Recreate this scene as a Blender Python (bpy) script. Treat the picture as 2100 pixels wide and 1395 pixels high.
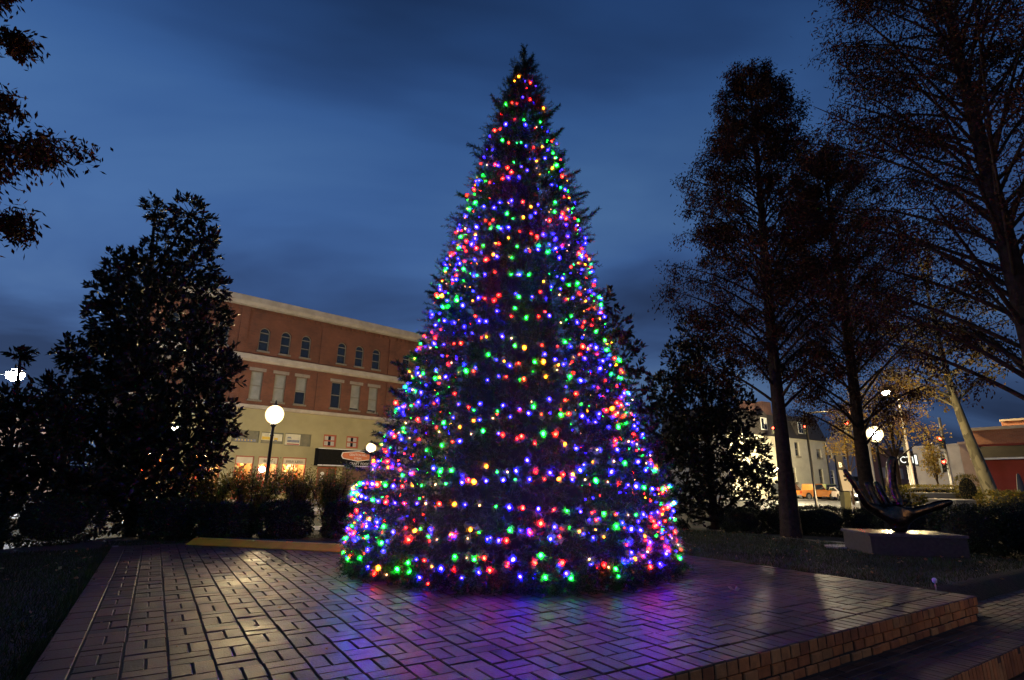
import bpy, math, random
import numpy as np
from mathutils import Matrix, Vector

for o in list(bpy.data.objects):
    bpy.data.objects.remove(o)
scene = bpy.context.scene
COL = scene.collection
R_ = math.radians
PI = math.pi
rng = np.random.default_rng(7)
random.seed(7)

# ------------------------------------------------------------------ camera
cam_d = bpy.data.cameras.new("camera")
cam_d.sensor_width = 36.0
cam_d.lens = 36.0 * 1090.0 / 2100.0
cam_d.clip_start, cam_d.clip_end = 0.05, 2000
cam = bpy.data.objects.new("camera", cam_d)
COL.objects.link(cam)
_p, _r = R_(15.2), R_(0.7)
_c, _s = math.cos(_p), math.sin(_p)
_right, _up, _fw = Vector((1, 0, 0)), Vector((0, -_s, _c)), Vector((0, _c, _s))
_r2 = _right * math.cos(_r) + _up * math.sin(_r)
_u2 = -_right * math.sin(_r) + _up * math.cos(_r)
cam.matrix_world = Matrix(((_r2.x, _u2.x, -_fw.x, 0), (_r2.y, _u2.y, -_fw.y, 0), (_r2.z, _u2.z, -_fw.z, 1.25), (0, 0, 0, 1)))
scene.camera = cam

# ------------------------------------------------------------------ exposure and sampling
scene.view_settings.view_transform = 'Standard'
scene.view_settings.look = 'None'
scene.view_settings.exposure = 0.0
scene.view_settings.gamma = 1.0
scene.render.engine = 'CYCLES'
scene.cycles.use_denoising = True
scene.cycles.use_light_tree = True
scene.cycles.max_bounces = 5
scene.cycles.diffuse_bounces = 2
scene.cycles.glossy_bounces = 3
scene.cycles.transparent_max_bounces = 6
scene.cycles.sample_clamp_indirect = 4.0
scene.cycles.caustics_reflective = False
scene.cycles.caustics_refractive = False

# ------------------------------------------------------------------ dusk sky
W = bpy.data.worlds.new("World")
scene.world = W
W.use_nodes = True
nt = W.node_tree
for n in list(nt.nodes):
    nt.nodes.remove(n)


def N(nt, kind, **kw):
    n = nt.nodes.new(kind)
    for k, v in kw.items():
        if k.startswith('_'):
            setattr(n, k[1:], v)
        else:
            n.inputs[k.replace('__', ' ')].default_value = v
    return n


def ramp(nt, fac, stops, interp='LINEAR'):
    n = nt.nodes.new('ShaderNodeValToRGB')
    n.color_ramp.interpolation = interp
    e = n.color_ramp.elements
    while len(e) > 1:
        e.remove(e[0])
    e[0].position, e[0].color = stops[0][0], (*stops[0][1], 1)
    for p, c in stops[1:]:
        x = e.new(p)
        x.color = (*c, 1)
    nt.links.new(fac, n.inputs[0])
    return n.outputs[0]


def math_(nt, op, a, b=None, clamp=False):
    n = nt.nodes.new('ShaderNodeMath')
    n.operation = op
    n.use_clamp = clamp
    for i, v in enumerate((a, b)):
        if v is None:
            continue
        if isinstance(v, (int, float)):
            n.inputs[i].default_value = v
        else:
            nt.links.new(v, n.inputs[i])
    return n.outputs[0]


def mixc(nt, fac, a, b, mode='MIX'):
    n = nt.nodes.new('ShaderNodeMix')
    n.data_type = 'RGBA'
    n.blend_type = mode
    for s, v in ((n.inputs[0], fac), (n.inputs[6], a), (n.inputs[7], b)):
        if isinstance(v, (int, float)):
            s.default_value = v
        elif isinstance(v, (tuple, list)):
            s.default_value = (*v, 1) if len(v) == 3 else v
        else:
            nt.links.new(v, s)
    return n.outputs[2]


tc = N(nt, 'ShaderNodeTexCoord')
sep = N(nt, 'ShaderNodeSeparateXYZ')
nt.links.new(tc.outputs['Generated'], sep.inputs[0])
# cloud layer: the view direction meets a high flat sheet, streaked by the wind
den = math_(nt, 'ADD', math_(nt, 'MAXIMUM', sep.outputs[2], 0.0), 0.22)
cx = math_(nt, 'DIVIDE', sep.outputs[0], den)
cy = math_(nt, 'DIVIDE', sep.outputs[1], den)
comb = N(nt, 'ShaderNodeCombineXYZ')
nt.links.new(cx, comb.inputs[0])
nt.links.new(cy, comb.inputs[1])
mp = N(nt, 'ShaderNodeMapping')
mp.inputs['Rotation'].default_value = (0, 0, R_(-35))
mp.inputs['Scale'].default_value = (0.85, 1.25, 1)
mp.inputs['Location'].default_value = (3.1, 1.4, 0)
nt.links.new(comb.outputs[0], mp.inputs[0])
nz = N(nt, 'ShaderNodeTexNoise', Scale=0.85, Detail=5.0, Roughness=0.5, Distortion=0.35)
nt.links.new(mp.outputs[0], nz.inputs['Vector'])
nz2 = N(nt, 'ShaderNodeTexNoise', Scale=0.55, Detail=2.0, Roughness=0.5)
nt.links.new(comb.outputs[0], nz2.inputs['Vector'])
cl = math_(nt, 'ADD', math_(nt, 'MULTIPLY', nz.outputs[0], 0.6), math_(nt, 'MULTIPLY', nz2.outputs[0], 0.4))
base = ramp(nt, sep.outputs[2], [(0.0, (0.062, 0.100, 0.195)), (0.12, (0.064, 0.128, 0.285)), (0.4, (0.047, 0.118, 0.315)), (0.7, (0.027, 0.088, 0.262)), (1.0, (0.012, 0.045, 0.15))])
cloud = ramp(nt, cl, [(0.40, (0.38, 0.36, 0.38)), (0.46, (0.66, 0.65, 0.68)), (0.51, (1.0, 0.99, 0.97)), (0.60, (1.55, 1.38, 1.15))])
side = math_(nt, 'SUBTRACT', 1.02, math_(nt, 'MULTIPLY', sep.outputs[0], 0.32))   # afterglow fades to the right
skyc = mixc(nt, 1.0, mixc(nt, 1.0, base, cloud, 'MULTIPLY'), side, 'MULTIPLY')
tex = N(nt, 'ShaderNodeTexSky')
tex.sky_type = 'NISHITA'
tex.sun_disc = False
tex.sun_elevation = R_(-3)
tex.sun_rotation = R_(200)
bg1 = N(nt, 'ShaderNodeBackground', Strength=0.9)
nt.links.new(skyc, bg1.inputs[0])
bg2 = N(nt, 'ShaderNodeBackground', Strength=0.05)
nt.links.new(tex.outputs[0], bg2.inputs[0])
addw = N(nt, 'ShaderNodeAddShader')
outw = N(nt, 'ShaderNodeOutputWorld')
nt.links.new(bg1.outputs[0], addw.inputs[0])
nt.links.new(bg2.outputs[0], addw.inputs[1])
nt.links.new(addw.outputs[0], outw.inputs[0])

# ------------------------------------------------------------------ materials
MATS = {}


def new_mat(name):
    m = bpy.data.materials.new(name)
    m.use_nodes = True
    t = m.node_tree
    for n in list(t.nodes):
        t.nodes.remove(n)
    out = N(t, 'ShaderNodeOutputMaterial')
    return m, t, out


def mat(name, c1, c2=None, rough=0.6, metal=0.0, scale=6.0, bump=0.0, spec=0.5, bscale=None, detail=5.0, rrange=0.0):
    """Principled surface whose colour wanders between c1 and c2 with noise in object space."""
    if name in MATS:
        return MATS[name]
    m, t, out = new_mat(name)
    b = N(t, 'ShaderNodeBsdfPrincipled', Roughness=rough, Metallic=metal)
    b.inputs['Specular IOR Level'].default_value = spec
    tcn = N(t, 'ShaderNodeTexCoord')
    nz = N(t, 'ShaderNodeTexNoise', Scale=scale, Detail=detail, Roughness=0.6)
    t.links.new(tcn.outputs['Object'], nz.inputs['Vector'])
    c2 = c2 or tuple(x * 0.7 for x in c1)
    t.links.new(ramp(t, nz.outputs[0], [(0.33, c2), (0.67, c1)]), b.inputs['Base Color'])
    if rrange:
        rr = math_(t, 'ADD', math_(t, 'MULTIPLY', math_(t, 'SUBTRACT', nz.outputs[0], 0.5), rrange * 2), rough, True)
        t.links.new(rr, b.inputs['Roughness'])
    if bump:
        nb = N(t, 'ShaderNodeTexNoise', Scale=bscale or scale * 4, Detail=4.0)
        t.links.new(tcn.outputs['Object'], nb.inputs['Vector'])
        bp = N(t, 'ShaderNodeBump', Strength=bump, Distance=0.02)
        t.links.new(nb.outputs[0], bp.inputs['Height'])
        t.links.new(bp.outputs[0], b.inputs['Normal'])
    t.links.new(b.outputs[0], out.inputs[0])
    MATS[name] = m
    return m


def attr_mat(name, stops, rough=0.6, spec=0.5, noise=0.25, nscale=8.0, transl=0.0, bump=0.0, rr=0.0, interp='LINEAR'):
    """Surface coloured piece by piece (each brick, each leaf) through the face attribute rnd."""
    if name in MATS:
        return MATS[name]
    m, t, out = new_mat(name)
    b = N(t, 'ShaderNodeBsdfPrincipled', Roughness=rough)
    b.inputs['Specular IOR Level'].default_value = spec
    at = N(t, 'ShaderNodeAttribute')
    at.attribute_name = 'rnd'
    col = ramp(t, at.outputs['Fac'], stops, interp)
    tcn = N(t, 'ShaderNodeTexCoord')
    nz = N(t, 'ShaderNodeTexNoise', Scale=nscale, Detail=5.0, Roughness=0.65)
    t.links.new(tcn.outputs['Object'], nz.inputs['Vector'])
    g = ramp(t, nz.outputs[0], [(0.3, (1 - noise,) * 3), (0.7, (1 + noise,) * 3)])
    col = mixc(t, 1.0, col, g, 'MULTIPLY')
    nl = N(t, 'ShaderNodeTexNoise', Scale=1.3, Detail=6.0, Roughness=0.6)      # broad stains and wear
    t.links.new(tcn.outputs['Object'], nl.inputs['Vector'])
    col = mixc(t, 1.0, col, ramp(t, nl.outputs[0], [(0.36, (0.62, 0.62, 0.62)), (0.5, (1.0, 1.0, 1.0)), (0.64, (1.28, 1.26, 1.22))]), 'MULTIPLY')
    t.links.new(col, b.inputs['Base Color'])
    if rr:
        t.links.new(math_(t, 'ADD', math_(t, 'ADD', math_(t, 'MULTIPLY', math_(t, 'SUBTRACT', nz.outputs[0], 0.5), rr * 2), math_(t, 'MULTIPLY', math_(t, 'SUBTRACT', nl.outputs[0], 0.5), rr * 3)), rough, True), b.inputs['Roughness'])
    if bump:
        nb = N(t, 'ShaderNodeTexNoise', Scale=90.0, Detail=4.0)
        t.links.new(tcn.outputs['Object'], nb.inputs['Vector'])
        bp = N(t, 'ShaderNodeBump', Strength=bump, Distance=0.006)
        t.links.new(nb.outputs[0], bp.inputs['Height'])
        t.links.new(bp.outputs[0], b.inputs['Normal'])
    if transl:
        tr = N(t, 'ShaderNodeBsdfTranslucent')
        t.links.new(col, tr.inputs[0])
        mx = N(t, 'ShaderNodeMixShader', Fac=transl)
        t.links.new(b.outputs[0], mx.inputs[1])
        t.links.new(tr.outputs[0], mx.inputs[2])
        t.links.new(mx.outputs[0], out.inputs[0])
    else:
        t.links.new(b.outputs[0], out.inputs[0])
    MATS[name] = m
    return m


def brick_mat(name, c1, c2, mortar, bw=0.215, bh=0.075, rough=0.8, stain=0.35):
    if name in MATS:
        return MATS[name]
    m, t, out = new_mat(name)
    b = N(t, 'ShaderNodeBsdfPrincipled', Roughness=rough)
    tcn = N(t, 'ShaderNodeTexCoord')
    sp = N(t, 'ShaderNodeSeparateXYZ')
    t.links.new(tcn.outputs['Object'], sp.inputs[0])
    cb = N(t, 'ShaderNodeCombineXYZ')
    t.links.new(math_(t, 'ADD', sp.outputs[0], sp.outputs[1]), cb.inputs[0])
    t.links.new(sp.outputs[2], cb.inputs[1])
    br = N(t, 'ShaderNodeTexBrick')
    br.inputs['Color1'].default_value = (*c1, 1)
    br.inputs['Color2'].default_value = (*c2, 1)
    br.inputs['Mortar'].default_value = (*mortar, 1)
    br.inputs['Scale'].default_value = 1.0
    br.inputs['Mortar Size'].default_value = 0.009
    br.inputs['Bias'].default_value = -0.2
    br.inputs['Brick Width'].default_value = bw
    br.inputs['Row Height'].default_value = bh
    t.links.new(cb.outputs[0], br.inputs['Vector'])
    nz = N(t, 'ShaderNodeTexNoise', Scale=0.7, Detail=6.0, Roughness=0.65)
    t.links.new(tcn.outputs['Object'], nz.inputs['Vector'])
    g = ramp(t, nz.outputs[0], [(0.3, (1 - stain,) * 3), (0.7, (1 + stain,) * 3)])
    t.links.new(mixc(t, 1.0, br.outputs[0], g, 'MULTIPLY'), b.inputs['Base Color'])
    bp = N(t, 'ShaderNodeBump', Strength=0.4, Distance=0.01)
    t.links.new(br.outputs['Fac'], bp.inputs['Height'])
    bp.invert = True
    t.links.new(bp.outputs[0], b.inputs['Normal'])
    t.links.new(b.outputs[0], out.inputs[0])
    MATS[name] = m
    return m


def emit(name, col, strength):
    if name in MATS:
        return MATS[name]
    m, t, out = new_mat(name)
    e = N(t, 'ShaderNodeEmission', Strength=strength)
    e.inputs[0].default_value = (*col, 1)
    t.links.new(e.outputs[0], out.inputs[0])
    MATS[name] = m
    return m


def glow_glass(name, col, strength, clear=0.55):
    """Glass envelope with its own emission imitating a soft glow, fading towards its rim."""
    if name in MATS:
        return MATS[name]
    m, t, out = new_mat(name)
    e = N(t, 'ShaderNodeEmission', Strength=strength)
    e.inputs[0].default_value = (*col, 1)
    tr = N(t, 'ShaderNodeBsdfTransparent')
    lw = N(t, 'ShaderNodeLayerWeight', Blend=0.5)
    f = math_(t, 'POWER', math_(t, 'SUBTRACT', 1.0, lw.outputs['Facing']), 1.6)
    f = math_(t, 'MULTIPLY', f, 1.0 - clear)
    mx = N(t, 'ShaderNodeMixShader')
    t.links.new(f, mx.inputs[0])
    t.links.new(tr.outputs[0], mx.inputs[1])
    t.links.new(e.outputs[0], mx.inputs[2])
    t.links.new(mx.outputs[0], out.inputs[0])
    MATS[name] = m
    return m


# ------------------------------------------------------------------ mesh builder
def nrm(v):
    return v / np.maximum(np.linalg.norm(v, axis=-1, keepdims=True), 1e-9)


class MB:
    def __init__(self):
        self.V, self.F, self.n = [], [], 0

    def add(self, v, f, mat=0, rnd=0.5, smooth=False):
        v = np.asarray(v, float).reshape(-1, 3)
        f = np.asarray(f, int)
        if f.ndim == 1:
            f = f[None]
        r = np.broadcast_to(np.asarray(rnd, float), (len(f),))
        self.V.append(v)
        self.F.append((f + self.n, mat, r, smooth))
        self.n += len(v)

    def box(self, x0, x1, y0, y1, z0, z1, mat=0, rnd=0.5):
        v = [(x, y, z) for z in (z0, z1) for y in (y0, y1) for x in (x0, x1)]
        self.add(v, [(0, 2, 3, 1), (4, 5, 7, 6), (0, 1, 5, 4), (2, 6, 7, 3), (0, 4, 6, 2), (1, 3, 7, 5)], mat, rnd)

    def obox(self, c, ax, ay, az, mat=0, rnd=0.5):
        c, ax, ay, az = (np.asarray(q, float) for q in (c, ax, ay, az))
        v = [c + sx * ax + sy * ay + sz * az for sz in (-1, 1) for sy in (-1, 1) for sx in (-1, 1)]
        self.add(v, [(0, 2, 3, 1), (4, 5, 7, 6), (0, 1, 5, 4), (2, 6, 7, 3), (0, 4, 6, 2), (1, 3, 7, 5)], mat, rnd)

    def prism(self, poly, ext, mat=0, rnd=0.5):
        p = np.asarray(poly, float)
        n = len(p)
        v = np.vstack([p, p + np.asarray(ext, float)])
        self.n0 = self.n
        self.V.append(v)
        b = self.n
        self.F.append((np.array([list(range(n))[::-1]]) + b, mat, np.array([rnd]), False))
        self.F.append((np.array([list(range(n, 2 * n))]) + b, mat, np.array([rnd]), False))
        self.F.append((np.array([(i, (i + 1) % n, n + (i + 1) % n, n + i) for i in range(n)]) + b, mat, np.full(n, rnd), False))
        self.n += 2 * n

    def tube(self, pts, rad, n=8, mat=0, rnd=0.5, caps=True):
        p = np.asarray(pts, float)
        k = len(p)
        r = np.broadcast_to(np.asarray(rad, float), (k,))
        t = nrm(np.gradient(p, axis=0))
        ref = np.array([0, 0, 1.0]) if abs(t[0][2]) < 0.9 else np.array([1.0, 0, 0])
        e1 = nrm(np.cross(t, ref))
        e2 = np.cross(t, e1)
        a = np.arange(n) * 2 * PI / n
        ring = p[:, None] + r[:, None, None] * (np.cos(a)[None, :, None] * e1[:, None] + np.sin(a)[None, :, None] * e2[:, None])
        f = [(i * n + j, i * n + (j + 1) % n, (i + 1) * n + (j + 1) % n, (i + 1) * n + j) for i in range(k - 1) for j in range(n)]
        b = self.n
        self.add(ring.reshape(-1, 3), f, mat, rnd, True)
        if caps:
            self.F.append((np.array([list(range(n))]) + b, mat, np.array([rnd]), False))
            self.F.append((np.array([[(k - 1) * n + j for j in range(n)][::-1]]) + b, mat, np.array([rnd]), False))

    def lathe(self, prof, c=(0, 0, 0), n=16, mat=0, rnd=0.5):
        pts = [(c[0], c[1], c[2] + z) for r, z in prof]
        p = np.array(pts)
        r = np.array([max(q[0], 1e-4) for q in prof])
        a = np.arange(n) * 2 * PI / n
        ring = p[:, None] + r[:, None, None] * np.stack([np.cos(a), np.sin(a), a * 0], -1)[None]
        k = len(p)
        f = [(i * n + j, i * n + (j + 1) % n, (i + 1) * n + (j + 1) % n, (i + 1) * n + j) for i in range(k - 1) for j in range(n)]
        self.add(ring.reshape(-1, 3), f, mat, rnd, True)

    def ball(self, c, r, n=12, m=8, mat=0, rnd=0.5):
        r = np.broadcast_to(np.asarray(r, float), (3,))
        th = np.linspace(0, PI, m + 1)
        a = np.arange(n) * 2 * PI / n
        v = np.stack([np.outer(np.sin(th), np.cos(a)), np.outer(np.sin(th), np.sin(a)), np.outer(np.cos(th), np.ones(n))], -1) * r + np.asarray(c, float)
        f = [(i * n + j, (i + 1) * n + j, (i + 1) * n + (j + 1) % n, i * n + (j + 1) % n) for i in range(m) for j in range(n)]
        self.add(v.reshape(-1, 3), f, mat, rnd, True)

    def leaves(self, p, d, L, w, fold=0.25, mat=0, rnd=0.5, up=None):
        """Folded pointed blades: p base, d direction, L length, w half width."""
        n = len(p)
        d = nrm(d)
        rv = rng.normal(size=(n, 3)) if up is None else up + 0.5 * rng.normal(size=(n, 3))
        s = nrm(np.cross(d, rv))
        nn = np.cross(s, d)
        L = np.broadcast_to(L, (n,))[:, None]
        w = np.broadcast_to(w, (n,))[:, None]
        mid = p + d * L * 0.52
        v = np.stack([p, mid + s * w, p + d * L, mid - s * w, mid - nn * w * fold], 1)
        i = np.arange(n)[:, None] * 5
        f = np.vstack([np.hstack([i, i + 1, i + 2, i + 4]), np.hstack([i, i + 4, i + 2, i + 3])])
        r = np.broadcast_to(rnd, (n,))
        self.add(v.reshape(-1, 3), f, mat, np.concatenate([r, r]))

    def blades(self, p, d, L, w, mat=0, rnd=0.5):
        """Thin pointed triangles (needles, grass)."""
        n = len(p)
        d = nrm(d)
        s = nrm(np.cross(d, rng.normal(size=(n, 3))))
        L = np.broadcast_to(L, (n,))[:, None]
        w = np.broadcast_to(w, (n,))[:, None]
        v = np.stack([p - s * w, p + s * w, p + d * L], 1)
        i = np.arange(n)[:, None] * 3
        self.add(v.reshape(-1, 3), np.hstack([i, i + 1, i + 2]), mat, np.broadcast_to(rnd, (n,)))

    def bricks(self, c, ax, ay, n_, hx, hy, depth=0.05, bev=0.004, mat=0, rnd=0.5):
        """Bevelled blocks: c centre of the visible face, ax/ay unit face axes, n_ unit outward normal."""
        c = np.asarray(c, float)
        k = len(c)
        ax, ay, n_ = (np.broadcast_to(np.asarray(q, float), (k, 3)) for q in (ax, ay, n_))
        hx = np.broadcast_to(hx, (k,))[:, None]
        hy = np.broadcast_to(hy, (k,))[:, None]
        rings = []
        for ins, dz in ((bev, 0.0), (0.0, -bev), (0.0, -depth)):
            for sx, sy in ((-1, -1), (1, -1), (1, 1), (-1, 1)):
                rings.append(c + ax * sx * (hx - ins) + ay * sy * (hy - ins) + n_ * dz)
        v = np.stack(rings, 1)
        f1 = [(0, 1, 2, 3)] + [(b + j, b + 4 + j, b + 4 + (j + 1) % 4, b + (j + 1) % 4) for b in (0, 4) for j in range(4)]
        f1 = np.array([q if q == (0, 1, 2, 3) else q for q in f1])
        f = (np.arange(k)[:, None, None] * 12 + f1[None]).reshape(-1, 4)
        self.add(v.reshape(-1, 3), f, mat, np.repeat(np.broadcast_to(rnd, (k,)), len(f1)))

    def mesh(self, name, mats):
        v = np.vstack(self.V)
        me = bpy.data.meshes.new(name)
        lt = np.concatenate([np.full(len(f), f.shape[1]) for f, *_ in self.F])
        li = np.concatenate([f.ravel() for f, *_ in self.F])
        mi = np.concatenate([np.full(len(f), m) for f, m, *_ in self.F])
        rd = np.concatenate([r for _, _, r, _ in self.F])
        sm = np.concatenate([np.full(len(f), s) for f, _, _, s in self.F])
        me.vertices.add(len(v))
        me.vertices.foreach_set('co', v.ravel())
        me.loops.add(len(li))
        me.loops.foreach_set('vertex_index', li)
        me.polygons.add(len(lt))
        ls = np.concatenate([[0], np.cumsum(lt)[:-1]])
        me.polygons.foreach_set('loop_start', ls)
        me.polygons.foreach_set('loop_total', lt)
        me.polygons.foreach_set('material_index', mi)
        me.polygons.foreach_set('use_smooth', sm)
        a = me.attributes.new('rnd', 'FLOAT', 'FACE')
        a.data.foreach_set('value', rd.astype(np.float32))
        for m in (mats if isinstance(mats, (list, tuple)) else [mats]):
            me.materials.append(m)
        me.update(calc_edges=True)
        me.validate()
        return me


ROOT = {}


def root_of(o):
    while o.parent:
        o = o.parent
    return o


def tag(o, label=None, cat=None, group=None, kind=None):
    for k, v in (('label', label), ('category', cat), ('group', group), ('kind', kind)):
        if v:
            o[k] = v
    return o


def thing(name, label, cat, loc=(0, 0, 0), rotz=0.0, group=None):
    o = bpy.data.objects.new(name, None)
    o.empty_display_size = 0.2
    o.location = loc
    o.rotation_euler = (0, 0, rotz)
    COL.objects.link(o)
    ROOT[o.name] = (np.array(loc, float), rotz)
    return tag(o, label, cat, group)


def obj(name, mb, mats, parent=None, local=False):
    """Link mb as ONE mesh object. local: coordinates are already in the thing's own frame."""
    if parent is not None and not local:
        loc, rz = ROOT[root_of(parent).name]
        c, s = math.cos(-rz), math.sin(-rz)
        for i, v in enumerate(mb.V):
            q = v - loc
            mb.V[i] = np.stack([q[:, 0] * c - q[:, 1] * s, q[:, 0] * s + q[:, 1] * c, q[:, 2]], -1)
    o = bpy.data.objects.new(name, mb.mesh(name, mats))
    COL.objects.link(o)
    o.parent = parent
    return o


def struct(name, mb, mats):
    return tag(obj(name, mb, mats), kind='structure')


def kids(o):
    return [x for x in bpy.data.objects if x.parent == o]


def copy_tree(o, parent=None):
    c = o.copy()
    COL.objects.link(c)
    c.parent = parent
    for ch in kids(o):
        copy_tree(ch, c)
    return c


def text_mb(mb, s, size, origin, ex, ez, mat=0, thick=0.01, align='LEFT', squeeze=1.0):
    """Lettering as solid mesh, laid on the plane origin + ex * x + ez * y."""
    cu = bpy.data.curves.new('lettering', 'FONT')
    cu.body = s
    cu.size = size
    cu.extrude = thick / 2
    cu.align_x = align
    cu.resolution_u = 3
    o = bpy.data.objects.new('lettering', cu)
    COL.objects.link(o)
    dg = bpy.context.evaluated_depsgraph_get()
    me = bpy.data.meshes.new_from_object(o.evaluated_get(dg))
    co = np.array([v.co[:] for v in me.vertices])
    ex, ez, origin = (np.asarray(q, float) for q in (ex, ez, origin))
    en = np.cross(ex, ez)
    v = origin + co[:, :1] * ex * squeeze + co[:, 1:2] * ez + co[:, 2:3] * en
    b = mb.n
    mb.V.append(v)
    mb.n += len(v)
    for p in me.polygons:
        mb.F.append((np.array([list(p.vertices)]) + b, mat, np.array([0.5]), False))
    bpy.data.objects.remove(o)
    bpy.data.meshes.remove(me)


# ------------------------------------------------------------------ plaza frame
P1 = np.array([4.588, 5.674])                 # right front corner of the brick platform
A = np.array([-0.5417, 0.8406])               # into the plaza
B = np.array([0.8406, 0.5417])                # along the front edge, to the right
A3, B3, Z3 = np.append(A, 0), np.append(B, 0), np.array([0, 0, 1.0])
DA, DB, TOP = 8.51, 7.34, 0.25
TREE = np.array([0.02, 7.4])


def ab(a, b, z=0.0):
    a, b = np.broadcast_arrays(np.asarray(a, float), np.asarray(b, float))
    xy = P1 + a[..., None] * A + b[..., None] * B
    return np.concatenate([xy, np.broadcast_to(np.asarray(z, float), a.shape)[..., None]], -1)


def to_ab(x, y):
    q = np.stack([np.asarray(x) - P1[0], np.asarray(y) - P1[1]], -1)
    return q @ A, q @ B


def sstep(x, a, b):
    t = np.clip((x - a) / (b - a), 0, 1)
    return t * t * (3 - 2 * t)


def ground_z(x, y):
    a, b = to_ab(x, y)
    r = np.hypot(np.asarray(x) - TREE[0], np.asarray(y) - TREE[1])
    z = 0.20 - 0.26 * sstep(r, 7.5, 10.5)
    z = z + 0.03 * np.sin(x * 1.3 + 1) * np.sin(y * 1.1) * sstep(r, 6.2, 8) * (1 - sstep(r, 12, 16))
    z = np.where(b > -DB - 0.3, z - (z + 0.3) * (1 - sstep(a, np.where(b > 0.02, -0.03, 0.25), np.where(b > 0.02, 0.55, 0.5))), z)
    return z


def sheet(name, a_s, b_s, dz, m, zfun=None):
    a, b = np.meshgrid(a_s, b_s, indexing='ij')
    p = ab(a, b)
    p[..., 2] = (zfun or ground_z)(p[..., 0], p[..., 1]) + dz
    na, nb = a.shape
    i = (np.arange(na - 1)[:, None] * nb + np.arange(nb - 1)[None]).ravel()
    mb = MB()
    mb.add(p.reshape(-1, 3), np.stack([i, i + nb, i + nb + 1, i + 1], -1), smooth=True)
    return struct(name, mb, m)


M_soil, t_, out_ = new_mat('lawn soil')
_b = N(t_, 'ShaderNodeBsdfPrincipled', Roughness=0.95)
_tc = N(t_, 'ShaderNodeTexCoord')
_n1 = N(t_, 'ShaderNodeTexNoise', Scale=0.9, Detail=6.0)
_n2 = N(t_, 'ShaderNodeTexNoise', Scale=22.0, Detail=6.0, Roughness=0.75)
for _n in (_n1, _n2):
    t_.links.new(_tc.outputs['Object'], _n.inputs['Vector'])
_c1 = ramp(t_, _n1.outputs[0], [(0.42, (0.022, 0.028, 0.009)), (0.58, (0.042, 0.026, 0.015))])
t_.links.new(mixc(t_, 1.0, _c1, ramp(t_, _n2.outputs[0], [(0.3, (0.45,) * 3), (0.7, (1.5,) * 3)]), 'MULTIPLY'), _b.inputs['Base Color'])
_bp = N(t_, 'ShaderNodeBump', Strength=0.8, Distance=0.03)
t_.links.new(_n2.outputs[0], _bp.inputs['Height'])
t_.links.new(_bp.outputs[0], _b.inputs['Normal'])
t_.links.new(_b.outputs[0], out_.inputs[0])

M_asphalt = mat('asphalt', (0.075, 0.072, 0.070), (0.045, 0.045, 0.046), rough=0.55, scale=3.0, bump=0.3, bscale=60, rrange=0.2)
M_conc = mat('concrete', (0.36, 0.33, 0.30), (0.24, 0.22, 0.20), rough=0.75, scale=2.5, bump=0.2, bscale=40)
M_paint = mat('road paint', (0.65, 0.64, 0.60), (0.45, 0.44, 0.42), rough=0.6, scale=4)

a_l = np.concatenate([[-200, -60, -20, -8, -3, -1, -0.4, -0.05, -0.02], np.arange(0, 0.6, 0.06), np.arange(0.6, 16, 0.4), [18, 22, 30, 45, 70, 120, 250, 600]])
b_l = np.concatenate([[-600, -200, -80, -40, -25], np.arange(-20, -7.8, 0.5), [-7.7, -7.62, -7.5], np.arange(-7, 0, 0.5), [0, 0.01, 0.05, 0.1], np.arange(0.4, 16, 0.4), [18, 25, 40, 80, 200, 600]])
sheet('ground', a_l, b_l, 0.0, M_soil)
sheet('park_path', np.arange(10.6, 13.21, 0.2), np.arange(-14, 7.1, 0.3), 0.012, M_conc)


# ------------------------------------------------------------------ brick platform and steps
M_paver = attr_mat('plaza pavers', [(0.0, (0.022, 0.020, 0.021)), (0.18, (0.034, 0.028, 0.027)), (0.4, (0.072, 0.042, 0.034)), (0.7, (0.098, 0.055, 0.040)), (1.0, (0.056, 0.034, 0.029))], rough=0.50, spec=0.18, noise=0.35, nscale=14, bump=0.4, rr=0.2)
M_joint = mat('sand joints', (0.030, 0.026, 0.022), (0.016, 0.014, 0.012), rough=0.95, scale=20)
M_face = attr_mat('platform face brick', [(0.0, (0.26, 0.085, 0.030)), (0.5, (0.42, 0.145, 0.042)), (1.0, (0.36, 0.17, 0.06))], rough=0.7, noise=0.3, nscale=12, bump=0.5)
M_mortar = mat('dark mortar', (0.03, 0.026, 0.02), (0.015, 0.013, 0.01), rough=0.95, scale=20)

mb = MB()
mod, g = 0.2235, 0.0055
cs, hxs, hys = [], [], []
na, nb = int((DA - 0.21) / mod), int(DB / mod) + 1
for i in range(na + 1):
    for j in range(nb):
        a0, b0 = 0.213 + i * mod, -0.005 - (j + 1) * mod
        bshift = random.uniform(-0.003, 0.003)
        if b0 < -DB + 0.16 or a0 + mod > DA + 0.05:
            continue
        if (i + j) % 2:
            for k in (0.25, 0.75):
                cs.append((a0 + mod * k, b0 + mod / 2 + bshift))
                hxs.append(mod / 4 - g / 2 + 0.0015)
                hys.append(mod / 2 - g * 1.0)
        else:
            for k in (0.25, 0.75):
                cs.append((a0 + mod / 2, b0 + mod * k + bshift))
                hxs.append(mod / 2 - g / 2)
                hys.append(mod / 4 - g * 0.85)
cs = np.array(cs)
n = len(cs)
tilt = rng.normal(size=(n, 2)) * 0.006
ax = nrm(A3 + tilt[:, :1] * Z3)
ay = nrm(B3 + tilt[:, 1:] * Z3)
nn = nrm(np.cross(ax, ay)) * -1
nn = np.where(nn[:, 2:] < 0, -nn, nn)
c3 = ab(cs[:, 0], cs[:, 1], TOP + rng.normal(size=n) * 0.0016)
mb.bricks(c3, ax, ay, nn, np.array(hxs), np.array(hys), depth=0.03, bev=0.005, rnd=rng.random(n))
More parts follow.
